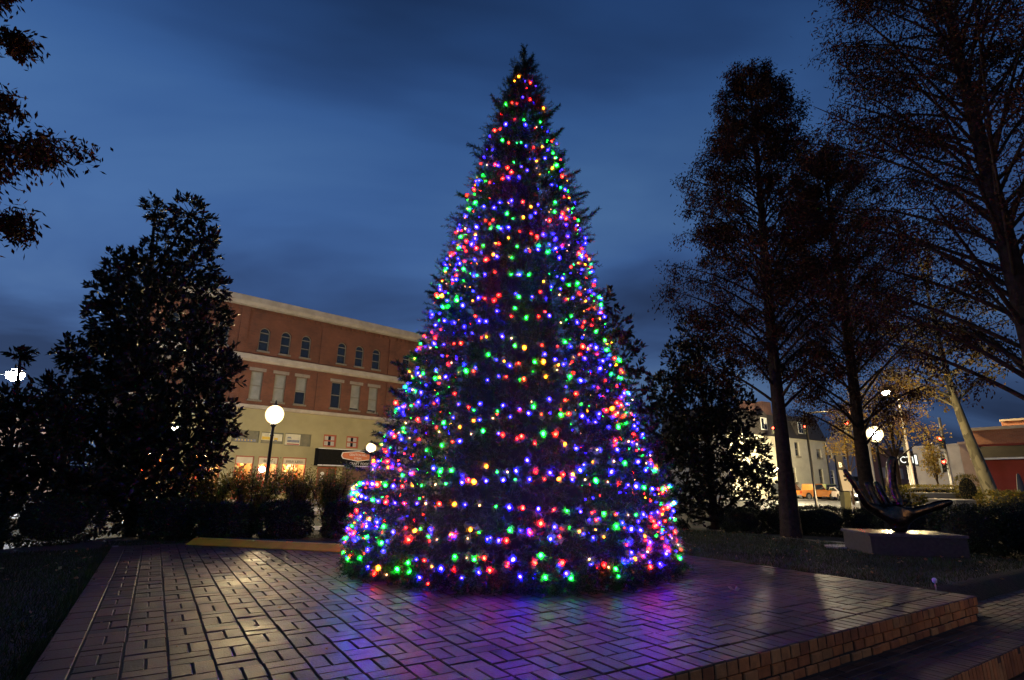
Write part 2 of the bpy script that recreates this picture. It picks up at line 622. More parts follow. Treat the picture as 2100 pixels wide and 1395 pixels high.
# edge course along the front (bricks on edge), left and back
k = int(DB / 0.1118)
bb = -0.056 - np.arange(k) * 0.1118
hh = rng.normal(size=k) * 0.0015
mb.bricks(ab(np.full(k, 0.1), bb, TOP + hh), A3, B3, Z3, 0.1, 0.0515, depth=0.06, bev=0.006, rnd=0.35 + 0.5 * rng.random(k))
k = int((DA - 0.2) / 0.2235)
aa = 0.33 + np.arange(k) * 0.2235
mb.bricks(ab(aa, np.full(k, -DB + 0.09), TOP + rng.normal(size=k) * 0.001), A3, B3, Z3, 0.109, 0.0875, depth=0.06, bev=0.005, rnd=0.45 + 0.3 * rng.random(k))
jb = MB()
q = ab(np.array([0.02, 0.02, DA, DA]), np.array([-DB + 0.02, -0.01, -0.01, -DB + 0.02]), TOP - 0.009)
jb.prism(q, (0, 0, -0.45))
plaza = struct('plaza_paving', mb, M_paver)
struct('paving_bed', jb, M_joint)

mb = MB()
# front face: edge bricks on top, two running courses below
k = int(DB / 0.1118)
bb = -0.056 - np.arange(k) * 0.1118
mb.bricks(ab(np.full(k, -0.004), bb, 0.25 - 0.045) + A3 * rng.normal(size=(k, 1)) * 0.002, B3, Z3, -A3, 0.0515, 0.0385, depth=0.05, bev=0.005, rnd=rng.random(k))
for row, off in ((0, 0.0), (1, 0.5)):
    kk = int(DB / 0.15)
    bb = -0.075 - (np.arange(kk) + off * 0.9) * 0.15
    bb = bb[bb > -DB + 0.05]
    mb.bricks(ab(np.full(len(bb), 0.008), bb, 0.125 - row * 0.072) + A3 * rng.normal(size=(len(bb), 1)) * 0.004, B3, Z3, -A3, 0.0685, 0.031, depth=0.05, bev=0.006, rnd=rng.random(len(bb)))
# right flank
kk = int(DA / 0.2235)
aa = 0.115 + np.arange(kk) * 0.2235
mb.bricks(ab(aa, np.full(kk, 0.002), 0.205), A3, Z3, B3, 0.106, 0.0385, depth=0.05, bev=0.005, rnd=rng.random(kk))
mb.bricks(ab(aa, np.full(kk, -0.004), 0.125), A3, Z3, B3, 0.106, 0.031, depth=0.05, bev=0.005, rnd=rng.random(kk))
struct('platform_edge', mb, M_face)

# the step below the platform: paved tread with a nosing of bricks on edge
mb = MB()
TZ = 0.045
xs, hx_, hy_, rr_ = [], [], [], []
bs = np.arange(-DB - 1.0, 5.0, 0.205)
for i, a0 in enumerate(np.arange(-0.29, 0.5, 0.072)):
    off = (i % 2) * 0.1
    for b0 in bs:
        if a0 > -0.01 and b0 + off < 0.14:
            continue
        xs.append((a0, b0 + off))
xs = np.array(xs)
mb.bricks(ab(xs[:, 0], xs[:, 1], TZ + rng.normal(size=len(xs)) * 0.0012), A3, B3, Z3, 0.0335, 0.099, depth=0.04, bev=0.004, rnd=rng.random(len(xs)))
bb = np.arange(-DB - 1.0, 5.0, 0.062)
mb.bricks(ab(np.full(len(bb), -0.425), bb, TZ + 0.003 + rng.normal(size=len(bb)) * 0.0012), A3, B3, Z3, 0.095, 0.0285, depth=0.05, bev=0.004, rnd=0.3 + 0.6 * rng.random(len(bb)))
lo = []
for i, a0 in enumerate(np.arange(-3.6, -0.53, 0.108)):
    for b0 in np.arange(-DB - 1.0, 5.0, 0.215):
        lo.append((a0, b0 + (i % 2) * 0.107))
lo = np.array(lo)
mb.bricks(ab(lo[:, 0], lo[:, 1], -0.14 + rng.normal(size=len(lo)) * 0.0015), A3, B3, Z3, 0.0505, 0.104, depth=0.04, bev=0.004, rnd=rng.random(len(lo)))
struct('step_paving', mb, M_paver)
mb = MB()
mb.bricks(ab(np.full(len(bb), -0.522), bb, -0.045) + A3 * rng.normal(size=(len(bb), 1)) * 0.0015, B3, Z3, -A3, 0.0285, 0.086, depth=0.06, bev=0.004, rnd=rng.random(len(bb)))
struct('step_riser', mb, M_face)
jb = MB()
jb.prism(ab(np.array([-0.51, -0.51, 0.5, 0.5]), np.array([-DB - 1.1, 5.0, 5.0, -DB - 1.1]), TZ - 0.01), (0, 0, -0.4))
jb.prism(ab(np.array([-3.7, -3.7, -0.515, -0.515]), np.array([-DB - 1.1, 5.0, 5.0, -DB - 1.1]), -0.152), (0, 0, -0.2))
struct('step_bed', jb, M_joint)

# ------------------------------------------------------------------ town streets
FB = np.array([-19.76, 35.0])                  # left building: facade foot, facade runs along U
FA = R_(42)
U = np.array([math.cos(FA), math.sin(FA)])
NB = np.array([-math.sin(FA), math.cos(FA)])


def strip(name, base, d, nvec, u0, u1, v0, v1, z, m, thick=0.0):
    mb = MB()
    p = [np.append(base + d * u + nvec * v, z) for u, v in ((u0, v0), (u1, v0), (u1, v1), (u0, v1))]
    if thick:
        mb.prism([q - np.array([0, 0, thick]) for q in p][::-1], (0, 0, thick))
    else:
        mb.add(p, [(0, 1, 2, 3)])
    return struct(name, mb, m)


strip('street', FB, U, NB, -60, 22, -13.5, -3.0, -0.045, M_asphalt)
strip('sidewalk', FB, U, NB, -60, 40, -2.998, 0.4, 0.08, M_conc, 0.14)
strip('sidewalk', FB, U, NB, -60, 15, -16.6, -13.502, 0.08, M_conc, 0.14)
RB = np.array([26.64, 60.0])                   # right hand street front
RD = np.array([0.8406, 0.5417])
RN = np.array([-0.5417, 0.8406])
strip('street', RB, RD, RN, -25, 70, -28, -3.2, -0.04, M_asphalt)
strip('sidewalk', RB, RD, RN, -6, 90, -3.198, 0.4, 0.09, M_conc, 0.15)
for i in range(-6, 14):
    u0 = i * 5.0
    strip('lane_marking', RB, RD, RN, u0, u0 + 2.4, -13.6, -13.45, -0.035, M_paint)

# ------------------------------------------------------------------ lawn blades and fallen leaves
M_grass = attr_mat('grass blades', [(0, (0.016, 0.028, 0.006)), (0.6, (0.028, 0.05, 0.010)), (1, (0.06, 0.055, 0.02))], rough=0.6, spec=0.1, noise=0.3, nscale=3)


def grass_patch(a0, a1, b0, b1, n):
    a = rng.uniform(a0, a1, n)
    b = rng.uniform(b0, b1, n)
    p = ab(a, b)
    p[:, 2] = ground_z(p[:, 0], p[:, 1]) - 0.004
    d = rng.normal(size=(n, 3)) * 0.45 + Z3
    return p, d


mb = MB()
for ar in ((0.55, 9.5, 0.05, 4.5, 42000), (0, 8.6, -10.0, -DB - 0.02, 60000), (8.56, 9.6, -7.5, 1.0, 9000)):
    p, d = grass_patch(*ar)
    mb.blades(p, d, rng.uniform(0.03, 0.075, len(p)), 0.0035, rnd=rng.random(len(p)))
for k_, a0, a1, b0, b1, ln in ((7000, 0.0, 8.6, -DB - 0.10, -DB - 0.005, -0.3), (6000, 0.5, 8.5, 0.005, 0.10, 0.3)):
    p = ab(rng.uniform(a0, a1, k_), rng.uniform(b0, b1, k_), 0.195)              # longer fringe hanging over the paving edge
    p = p[np.sin(p[:, 1] * 9) + np.sin(p[:, 1] * 23) > rng.uniform(-1.5, 1.2, k_)]
    mb.blades(p, rng.normal(size=p.shape) * 0.35 + Z3 - B3 * ln, rng.uniform(0.05, 0.11, len(p)), 0.004, rnd=rng.random(len(p)))
tag(obj('lawn_grass', mb, M_grass), 'short dark green lawn grass growing round the brick platform', 'grass', kind='stuff')

M_litter = attr_mat('fallen leaves', [(0, (0.16, 0.07, 0.02)), (0.5, (0.28, 0.15, 0.04)), (1, (0.35, 0.27, 0.12))], rough=0.7, noise=0.2, nscale=30)
mb = MB()
k = 260
aa, bb = rng.uniform(0.05, DA, k), -DB + rng.beta(1.0, 1.6, k) * DB
p = ab(aa, bb, TOP + 0.006)
mb.leaves(p, np.column_stack([rng.normal(size=(k, 2)), rng.uniform(0, 0.25, k)]), rng.uniform(0.012, 0.045, k), rng.uniform(0.003, 0.012, k), rnd=rng.random(k), up=Z3)
k = 900
p, _d = grass_patch(0.4, 10.5, -10, 6, k)
a_, b_ = to_ab(p[:, 0], p[:, 1])
p = p[(b_ > 0.05) | (b_ < -DB - 0.05) | (a_ > DA + 0.05)] + np.array([0, 0, 0.03])
mb.leaves(p, np.column_stack([rng.normal(size=(len(p), 2)), rng.uniform(-0.1, 0.4, len(p))]), rng.uniform(0.03, 0.07, len(p)), rng.uniform(0.012, 0.025, len(p)), rnd=rng.random(len(p)), up=Z3)
tag(obj('leaf_litter', mb, M_litter), 'brown fallen leaves scattered over the pavers and lawn', 'leaves', kind='stuff')

# ------------------------------------------------------------------ the christmas tree
ZS = np.array([0.21, 0.60, 1.21, 1.85, 2.51, 3.21, 3.96, 4.73, 5.56, 6.42, 6.96, 7.71, 8.20])
RS = np.array([2.09, 2.10, 1.99, 1.73, 1.54, 1.33, 1.16, 1.00, 0.80, 0.55, 0.44, 0.20, 0.02])


def cone_r(z):
    return np.interp(z, ZS, RS)


def axis_xy(z):
    t = np.clip((np.asarray(z) - 0.25) / 8.3, 0, 1)
    return TREE[0] + 0.13 * t, TREE[1] + 0.0 * t


M_needle = attr_mat('tree needles', [(0, (0.008, 0.020, 0.005)), (0.7, (0.019, 0.042, 0.013)), (0.96, (0.034, 0.062, 0.024)), (1, (0.22, 0.30, 0.17))], rough=0.4, spec=0.25, noise=0.3, nscale=4)  # last stop: sprig needles with the bulb glow put into their colour
M_bark = mat('dark bark', (0.055, 0.036, 0.024), (0.022, 0.015, 0.011), rough=0.95, spec=0.1, scale=9, bump=0.7, bscale=30)

xt = thing('christmas_tree', 'tall conical evergreen covered in coloured lights in the middle of the brick plaza', 'christmas tree', (TREE[0], TREE[1], TOP))
mb = MB()
mb.tube([(TREE[0], TREE[1], TOP), (TREE[0] + 0.06, TREE[1], 4), (TREE[0] + 0.13, TREE[1], 8.1)], [0.11, 0.07, 0.02], 10)
obj('trunk', mb, M_bark, xt)


def needle_tips(mb, p, d, L, per, nl, nw, rn_fix=None):
    """Sprays of needles round short twigs."""
    k = len(p)
    d = nrm(d)
    e1 = nrm(np.cross(d, rng.normal(size=(k, 3))))
    e2 = np.cross(d, e1)
    L = np.broadcast_to(L, (k,))
    i = np.repeat(np.arange(k), per)
    t = np.tile(np.linspace(0.02, 1, per), k)
    ph = rng.uniform(0, 2 * PI, k * per)
    nb_ = p[i] + d[i] * (L[i] * t)[:, None]
    nd = d[i] * rng.uniform(0.45, 0.9, (k * per, 1)) + (e1[i] * np.cos(ph)[:, None] + e2[i] * np.sin(ph)[:, None]) * 0.85
    rn = np.clip(rng.random(k)[i] * 0.7 + rng.random(k * per) * 0.3, 0, 1)
    mb.blades(nb_, nd, nl * rng.uniform(0.6, 1.1, k * per), nw, rnd=rn if rn_fix is None else rn_fix)
    s = nrm(np.cross(d, rng.normal(size=(k, 3)))) * 0.004
    v = np.stack([p - s, p + s, p + d * L[:, None]], 1)
    mb.add(v.reshape(-1, 3), np.arange(k * 3).reshape(-1, 3), rnd=0.2)


def cone_points(k, depth):
    """Points near the tree's surface, even per area; tiers of boughs make the surface uneven."""
    zz = np.linspace(0.27, 8.0, 400)
    cdf = np.cumsum(cone_r(zz) + 0.05)
    z = np.interp(rng.random(k) * cdf[-1], cdf, zz)
    th = rng.uniform(0, 2 * PI, k)
    lump = 0.11 * np.sin(th * 5 + z * 3.1) * np.sin(z * 5.3 + th * 2) + 0.06 * np.sin(th * 11 - z * 6.0)
    r = np.maximum(cone_r(z) * (1 - depth * rng.random(k) ** 1.3) - 0.10 + lump, 0.01)
    ax_, ay_ = axis_xy(z)
    o = np.stack([np.cos(th), np.sin(th), 0 * th], -1)
    return np.stack([ax_, ay_, z], -1) + o * r[:, None], o, z


mb = MB()
p, o, z = cone_points(13500, 0.38)
el = np.interp(z, [0.3, 1.0, 4, 8.5], [-0.15, 0.15, 0.35, 0.9])
d = o + Z3 * el[:, None] + rng.normal(size=o.shape) * 0.42
needle_tips(mb, p, d, rng.uniform(0.13, 0.24, len(p)), 26, 0.062, 0.0042)
# longer boughs that break the outline, each with side sprays
k = 190
p, o, z = cone_points(k, 0.05)
d = nrm(o + Z3 * np.interp(z, [0.3, 8.5], [0.1, 0.9])[:, None] + rng.normal(size=o.shape) * 0.22)
L = rng.uniform(0.12, 0.38, k) * np.interp(z, [0.3, 5, 8.5], [0.75, 1.0, 0.55])
for f in np.linspace(0.05, 1, 6):
    for sgn in (-1, 1):
        sd = nrm(np.cross(d, Z3)) * sgn
        needle_tips(mb, p + d * (L * f)[:, None], d + sd * 0.7 * (1.05 - f) + rng.normal(size=o.shape) * 0.1, 0.11, 26, 0.055, 0.0045)
# crowded leader at the very top
k = 60
z = rng.uniform(7.75, 8.34, k)
axx, ayy = axis_xy(z)
th = rng.uniform(0, 2 * PI, k)
needle_tips(mb, np.stack([axx, ayy, z], -1), np.stack([np.cos(th), np.sin(th), 0.5 + (z - 7.75) * 3.2 + rng.uniform(0, 0.6, k)], -1), rng.uniform(0.08, 0.2, k) * (1.1 - (z - 7.75) * 0.6), 24, 0.05, 0.004)
k = 1700
z = rng.uniform(0.27, 0.52, k)
th = rng.uniform(0, 2 * PI, k)
o = np.stack([np.cos(th), np.sin(th), 0 * th], -1)
r = rng.uniform(1.78, 2.0, k) + 0.05 * np.sin(th * 9)
needle_tips(mb, np.array([TREE[0], TREE[1], 0]) + o * r[:, None] + Z3 * z[:, None], o + rng.normal(size=o.shape) * 0.45 - Z3 * 0.25, rng.uniform(0.10, 0.2, k), 24, 0.06, 0.0042)
foliage_mb = mb
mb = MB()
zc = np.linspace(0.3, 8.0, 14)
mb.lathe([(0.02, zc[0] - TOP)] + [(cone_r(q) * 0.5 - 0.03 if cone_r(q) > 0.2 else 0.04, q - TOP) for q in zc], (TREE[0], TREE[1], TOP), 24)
obj('dark_core', mb, mat('core dark green', (0.012, 0.02, 0.01), (0.006, 0.01, 0.006), rough=0.9), xt)  # solid dark cone added inside to close the gaps between needles

BULB = {'red': ((1.0, 0.005, 0.0025), 140), 'green': ((0.004, 1.0, 0.022), 90), 'blue': ((0.006, 0.003, 1.0), 260), 'gold': ((1.0, 0.17, 0.003), 80), 'pale': ((1.0, 0.40, 0.14), 12)}
bulb_mesh = {}
for cname, (col, st) in BULB.items():
    for sz, rad in (('large', 0.0125), ('bright', 0.0165), ('small', 0.0075)):
        b_ = MB()
        b_.ball((0, 0, 0), (rad, rad, rad * 1.3), 6, 4, mat=0)
        b_.ball((0, 0, 0), (rad * 1.8, rad * 1.8, rad * 2.1), 8, 6, mat=1)  # outer shell emits by itself, imitating the coloured halo round a bulb
        bulb_mesh[cname, sz] = b_.mesh('bulb ' + cname, [emit('bulb ' + cname, col, st * 3.2), glow_glass('bulb halo glass ' + cname, col, st * 0.07, 0.5)])
M_wire = mat('green wire', (0.012, 0.03, 0.012), rough=0.5)
RZ = [7.63, 7.1, 6.48, 6.11, 5.75, 5.46, 4.98, 4.73, 4.49, 4.3, 4.11, 3.79, 3.52, 3.2, 2.91, 2.63, 2.39, 2.14, 1.93, 1.71, 1.43, 1.24, 1.04, 0.84, 0.74, 0.57, 0.44]
ORD = ['lowest', 'second', 'third', 'fourth', 'fifth', 'sixth', 'seventh', 'eighth', 'ninth', 'tenth', 'eleventh', 'twelfth', 'thirteenth', 'fourteenth']
for ri, zr in enumerate(RZ):
    up_n = len(RZ) - 1 - ri
    if ri == 0:
        lab = 'topmost ring of coloured bulbs just under the tip of the christmas tree'
    elif up_n < 14:
        lab = f'{ORD[up_n]} ring of coloured bulbs up from the foot of the christmas tree'
    else:
        lab = f'{ORD[ri]} ring of coloured bulbs down from the tip of the christmas tree'.replace('lowest', 'first')
    st = thing('light_string', lab, 'string lights', (TREE[0], TREE[1], zr), group='strings of coloured bulbs wound round the christmas tree')
    rr = cone_r(zr)
    nbul = max(6, min(99, int(2 * PI * rr / (0.135 if up_n in (4, 5) else 0.115))))
    ph0 = random.uniform(0, 6)
    plain = up_n in (4, 5)
    pts = []
    sprig = []
    seq = ['blue', 'red', 'green', 'blue', 'red', 'gold', 'blue', 'pale', 'green', 'blue', 'red']
    for kx in range(nbul):
        th = ph0 + 2 * PI * kx / nbul + random.uniform(-0.5, 0.5) / nbul * 2 * PI * (0.3 if plain else 1)
        sag = 0.045 * math.cos(th * 6 + ri) if plain else random.gauss(0, 0.045)
        zz = zr + sag + 0.05 * math.sin(th * 2 + ri * 2.3) + 0.03 * math.sin(th * 7 + ri)
        rb = cone_r(zz) + (0.06 if plain else random.choice((0.02, 0.0, -0.02, -0.04, -0.06, -0.11)))
        axx, ayy = axis_xy(zz)
        q = (axx + rb * math.cos(th), ayy + rb * math.sin(th), zz)
        pts.append(q)
        cn = seq[(kx + ri * 3) % 11] if random.random() < 0.55 else random.choice(seq)
        b_ = bpy.data.objects.new('bulb', bulb_mesh[cn, 'small' if cn == 'pale' or random.random() < (0.55 if cn in ('red', 'gold') else 0.35) else ('bright' if random.random() < 0.22 else 'large')])
        sprig.append(q)
        b_.location = (q[0] - TREE[0], q[1] - TREE[1], q[2] - zr)
        b_.rotation_euler = (random.uniform(-1, 1), random.uniform(-1, 1), 0)
        COL.objects.link(b_)
        b_.parent = st
    # sprigs added round each bulb, in a paler colour imitating its glow
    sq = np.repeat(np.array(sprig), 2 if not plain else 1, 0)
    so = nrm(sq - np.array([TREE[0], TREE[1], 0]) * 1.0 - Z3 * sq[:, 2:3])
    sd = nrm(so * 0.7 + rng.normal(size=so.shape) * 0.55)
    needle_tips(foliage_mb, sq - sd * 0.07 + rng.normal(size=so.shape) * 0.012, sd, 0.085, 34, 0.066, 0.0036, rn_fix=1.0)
    pts.append(pts[0])
    w_ = MB()
    w_.tube(np.array(pts) - np.array([0, 0, 0.012]), 0.0035, 4, caps=False)
    obj('wire', w_, M_wire, st)

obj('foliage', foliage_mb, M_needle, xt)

# ------------------------------------------------------------------ trees and shrubs
M_magn = attr_mat('magnolia leaves', [(0, (0.008, 0.011, 0.004)), (0.7, (0.015, 0.019, 0.007)), (0.9, (0.045, 0.03, 0.012)), (1, (0.10, 0.05, 0.02))], rough=0.4, spec=0.25, noise=0.2, nscale=5)
M_box = attr_mat('boxwood leaves', [(0, (0.010, 0.016, 0.005)), (0.8, (0.025, 0.034, 0.010)), (1, (0.06, 0.06, 0.02))], rough=0.45, spec=0.25, noise=0.3, nscale=5)
M_shrub = attr_mat('shrub leaves', [(0, (0.07, 0.075, 0.012)), (0.6, (0.16, 0.14, 0.02)), (1, (0.26, 0.16, 0.04))], rough=0.45, noise=0.25, nscale=5, transl=0.55)
M_cyp = attr_mat('cypress leaves', [(0, (0.024, 0.010, 0.006)), (0.6, (0.05, 0.020, 0.010)), (1, (0.10, 0.042, 0.014))], rough=0.8, spec=0.1, noise=0.3, nscale=2)
M_yel = attr_mat('yellow leaves', [(0, (0.16, 0.10, 0.015)), (0.6, (0.30, 0.18, 0.02)), (1, (0.22, 0.20, 0.04))], rough=0.6, noise=0.25, nscale=5, transl=0.3)
M_core = mat('dark shade core', (0.012, 0.012, 0.007), (0.006, 0.006, 0.004), rough=1.0)


def unit_sphere(k):
    return nrm(rng.normal(size=(k, 3)))


def leafy_tree(name, label, blobs, base, leaf, mats, per_area=20, whorl=8, group=None, trunk_r=0.12, cat='tree', inner=0.0):
    """Broadleaf evergreen: limbs run from the trunk to each mass of leaves, whorls of leaves at the twig ends."""
    blobs = np.array(blobs, float)
    t = thing(name, label, cat, base, group=group)
    mb = MB()
    for x, y, z, r in blobs:
        r *= 0.93
        k = max(5, int(4 * PI * r * r * per_area))
        o = unit_sphere(k)
        rad = r * np.clip(rng.normal(0.9, 0.16, k), 0.3, 1.3)
        c = np.array([x, y, z]) + o * rad[:, None] * np.array([1, 1, 1.05])
        c = c[c[:, 2] > base[2] + 0.05]
        o = o[:len(c)]
        d = nrm(c - np.array([x, y, z - 0.35 * r])) + rng.normal(size=c.shape) * 0.35
        d = nrm(d)
        k = len(c)
        i = np.repeat(np.arange(k), whorl)
        e1 = nrm(np.cross(d, rng.normal(size=(k, 3))))
        e2 = np.cross(d, e1)
        ph = rng.uniform(0, 2 * PI, k * whorl)
        open_ = rng.uniform(0.45, 1.3, (k * whorl, 1))
        ld = d[i] + (e1[i] * np.cos(ph)[:, None] + e2[i] * np.sin(ph)[:, None]) * open_
        lp = c[i] - d[i] * (rng.random((k * whorl, 1)) * leaf * 0.8)
        mb.leaves(lp, ld, leaf * rng.uniform(0.65, 1.15, k * whorl), leaf * rng.uniform(0.15, 0.22, k * whorl), rnd=rng.random(k * whorl), up=d[i])
    top = blobs[np.argmax(blobs[:, 2])]
    tb = MB()
    bx, by, bz = base
    spine = [(bx, by, bz - 0.1), (bx * 0.6 + top[0] * 0.4, by * 0.6 + top[1] * 0.4, bz * 0.6 + top[2] * 0.4), tuple(top[:3])]
    tb.tube(spine, [trunk_r, trunk_r * 0.7, 0.02], 8)
    for x, y, z, r in blobs:
        f = np.clip((z - bz) / (top[2] - bz) - 0.22, 0.04, 0.9)
        s = np.array([bx + (top[0] - bx) * f, by + (top[1] - by) * f, bz + (top[2] - bz) * f])
        e = np.array([x, y, z])
        m = (s + e) / 2 + np.array([0, 0, -0.08])
        tb.tube([s, m, e], [trunk_r * 0.42 * (1 - f) + 0.015, trunk_r * 0.25 + 0.008, 0.008], 6)
        for _q in range(5):
            dd = unit_sphere(1)[0] * r * 0.85
            tb.tube([e - dd * 0.1, e + dd * 0.6, e + dd], [0.012, 0.008, 0.003], 4, caps=False)
    obj('crown', mb, mats, t)
    obj('trunk', tb, M_bark, t)
    return t


MAG = [(-8.44, 11.3, 7.4, 0.3), (-7.53, 11.2, 7.23, 0.46), (-7.9, 11.2, 6.48, 0.48), (-6.91, 11.0, 6.52, 0.31), (-7.07, 11.0, 5.86, 0.52), (-8.71, 11.0, 5.67, 0.46), (-8.24, 11.2, 5.64, 0.72), (-8.78, 10.8, 5.13, 0.36), (-6.62, 11.1, 5.39, 0.35), (-8.51, 10.9, 4.51, 0.6), (-7.59, 11.0, 4.55, 1.1), (-6.66, 11.2, 4.63, 0.55), (-8.38, 10.9, 3.65, 0.72), (-8.88, 10.6, 3.73, 0.36), (-7.17, 11.0, 3.38, 1.15), (-6.26, 11.0, 3.49, 0.55), (-8.04, 11.0, 2.65, 1.05), (-8.81, 10.8, 2.71, 0.57), (-6.68, 11.0, 2.37, 0.95), (-5.99, 10.8, 2.45, 0.45), (-9.35, 11.0, 2.23, 0.6), (-8.48, 11.2, 1.67, 1.05), (-7.15, 11.2, 1.49, 1.05), (-6.09, 11.0, 1.78, 0.4), (-7.42, 11.2, 0.9, 0.85)]
leafy_tree('magnolia_tree', 'big dark glossy magnolia with an uneven top in front of the brick storefront block', MAG, (-7.5, 11.2, 0.1), 0.155, M_magn, per_area=36)
SAP = [(-9.0, 9.5, 3.45, 0.2), (-8.86, 9.5, 2.55, 0.38), (-8.42, 9.6, 2.81, 0.33), (-8.74, 9.4, 2.34, 0.26), (-8.29, 9.8, 2.2, 0.5), (-8.66, 9.6, 1.6, 0.5), (-8.34, 9.8, 1.35, 0.65), (-8.9, 9.4, 1.18, 0.58), (-7.74, 9.8, 1.05, 0.55), (-9.4, 9.6, 2.3, 0.4)]
leafy_tree('magnolia_tree', 'small young magnolia under the white street light, left of the big one', SAP, (-8.6, 9.6, 0.12), 0.15, M_magn, per_area=38, trunk_r=0.06)
MGR = [(1.75, 9.9, 4.75, 0.3), (1.97, 9.9, 4.25, 0.4), (2.1, 10.0, 3.65, 0.5), (2.25, 10.1, 3.0, 0.55), (2.3, 10.1, 2.25, 0.54), (2.36, 10.1, 1.65, 0.53), (2.33, 10.1, 1.0, 0.55), (1.6, 10.3, 3.01, 0.6), (1.7, 10.3, 2.0, 0.6)]
leafy_tree('magnolia_tree', 'narrow magnolia half hidden behind the right flank of the christmas tree', MGR, (1.9, 10.4, 0.05), 0.14, M_magn, per_area=24, trunk_r=0.08)
DRK = [(6.52, 18.0, 6.36, 0.77), (5.95, 18.0, 5.64, 0.68), (6.76, 18.0, 5.13, 1.15), (5.22, 17.5, 4.35, 0.73), (6.32, 18.0, 3.78, 1.4), (7.64, 18.0, 3.79, 0.74), (5.28, 17.5, 2.9, 1.1), (6.7, 18.0, 2.48, 1.4), (7.82, 18.0, 2.34, 0.8), (8.05, 17.5, 1.7, 0.47), (5.35, 17.5, 1.67, 1.2), (6.91, 18.0, 1.23, 1.1), (8.16, 18.0, 1.02, 0.6), (5.13, 17.5, 0.62, 0.9)]
leafy_tree('magnolia_tree', 'dark rounded magnolia between the christmas tree and the tall cypress', DRK, (6.6, 18.0, -0.06), 0.17, M_magn, per_area=24, trunk_r=0.15)


def cypress(name, label, base, top, rmax, start, seed, n_prim=62, n_leaf=60000, lean=(0, 0), trunk_r=0.22, arc=None, group=None, leaf=0.10, azi=None, rprof=None):
    """Feathery upswept conifer: straight trunk, rising limbs, drooping brown sprays."""
    r0 = np.random.default_rng(seed)
    t = thing(name, label, 'tree', base, group=group)
    base, top = np.array(base, float), np.array(top, float)
    H = top[2] - base[2]
    tb = MB()
    fr = np.linspace(0, 1, 9)
    wob = np.stack([0.10 * np.sin(fr * 6 + seed), 0.10 * np.cos(fr * 5 + seed), 0 * fr], -1) * fr[:, None] * (1 - fr[:, None]) * 2
    sp = base + (top - base) * fr[:, None] + wob
    rads = trunk_r * (1 - fr) ** 0.8 + 0.015
    rads[0] *= 1.35
    tb.tube(sp - np.array([0, 0, 0.1]) * (fr[:, None] == 0), rads, 10)
    lp, ld = [], []
    for i in range(n_prim):
        f = start + (0.97 - start) * ((i + 0.5) / n_prim) ** 0.9
        az = i * 2.39996 + r0.uniform(-0.4, 0.4) if azi is None else r0.uniform(*azi)
        o = base + (top - base) * f
        prof = np.interp(f, *(rprof or ([start, start + 0.12, 0.5, 0.8, 1.0], [0.62, 1.0, 0.86, 0.5, 0.1])))
        reach = rmax * prof * r0.uniform(0.8, 1.12)
        hd = np.array([math.cos(az), math.sin(az), 0])
        rise = reach * np.interp(f, [start, 0.6, 1], [0.95, 1.15, 1.6]) * r0.uniform(0.8, 1.15)
        s = np.linspace(0, 1, 7)
        pts = o + hd * (reach * s)[:, None] + Z3 * (rise * (s - 0.30 * s ** 2.4))[:, None]
        side = np.cross(hd, Z3)
        pts += side * (r0.uniform(-0.12, 0.12) * reach * s ** 2)[:, None]
        br = trunk_r * 0.25 * (1 - f * 0.75)
        tb.tube(pts, br * (1 - s) ** 0.8 + 0.006, 5, caps=False)
        n_sec = int(6 + 6 * prof)
        for j in range(n_sec):
            sj = r0.uniform(0.28, 1.0)
            q0 = np.array([np.interp(sj, s, pts[:, c]) for c in range(3)])
            sl = reach * r0.uniform(0.16, 0.38) * (1.25 - 0.5 * sj)
            dv = hd * r0.uniform(0.2, 0.9) + side * r0.choice((-1, 1)) * r0.uniform(0.3, 1.0) + Z3 * r0.uniform(-0.1, 0.7)
            dv = dv / np.linalg.norm(dv)
            s2 = np.linspace(0, 1, 4)
            pp = q0 + dv * (sl * s2)[:, None] - Z3 * (0.35 * sl * s2 ** 2)[:, None]
            tb.tube(pp, 0.011 * (1 - s2) + 0.004, 3, caps=False)
            m = max(6, int(n_leaf / (n_prim * 9)))
            tt = r0.random(m) ** 0.8
            lq = np.stack([np.interp(tt, s2, pp[:, c]) for c in range(3)], -1) + r0.normal(size=(m, 3)) * (0.08 + 0.09 * sl)
            lp.append(lq - Z3 * r0.uniform(0, 0.3, (m, 1)) ** 1.3)
            ld.append(r0.normal(size=(m, 3)) * 0.55 + dv * 0.4 - Z3 * 0.8)
    lp, ld = np.vstack(lp), np.vstack(ld)
    lb = MB()
    lb.leaves(lp, ld, leaf * rng.uniform(0.6, 1.4, len(lp)), leaf * rng.uniform(0.12, 0.22, len(lp)), rnd=rng.random(len(lp)))
    obj('crown', lb, M_cyp, t)
    obj('trunk', tb, M_bark, t)
    return t


cypress('bald_cypress', 'tall feathery cypress with a bare straight trunk rising from the lawn, nearest the christmas tree', (7.1, 14.2, 0.02), (7.55, 14.3, 14.2), 2.75, 0.22, 3, n_prim=105, n_leaf=85000, trunk_r=0.185)
cypress('bald_cypress', 'cypress behind the lit globe lamp with long upswept lower limbs', (12.95, 20.0, -0.06), (13.3, 20.0, 15.3), 3.3, 0.17, 5, n_prim=95, n_leaf=75000, trunk_r=0.24)
cypress('bald_cypress', 'huge leaning cypress whose crown fills the upper right corner', (9.7, 9.6, 0.1), (9.8, 9.6, 15.5), 3.7, 0.15, 8, n_prim=115, n_leaf=120000, trunk_r=0.21, leaf=0.085)
cypress('bald_cypress', 'cypress at the left edge with drooping brown sprays hanging into view', (-11.0, 8.2, 0.1), (-11.1, 8.2, 11.3), 2.75, 0.34, 11, n_prim=34, n_leaf=40000, trunk_r=0.22, leaf=0.15)


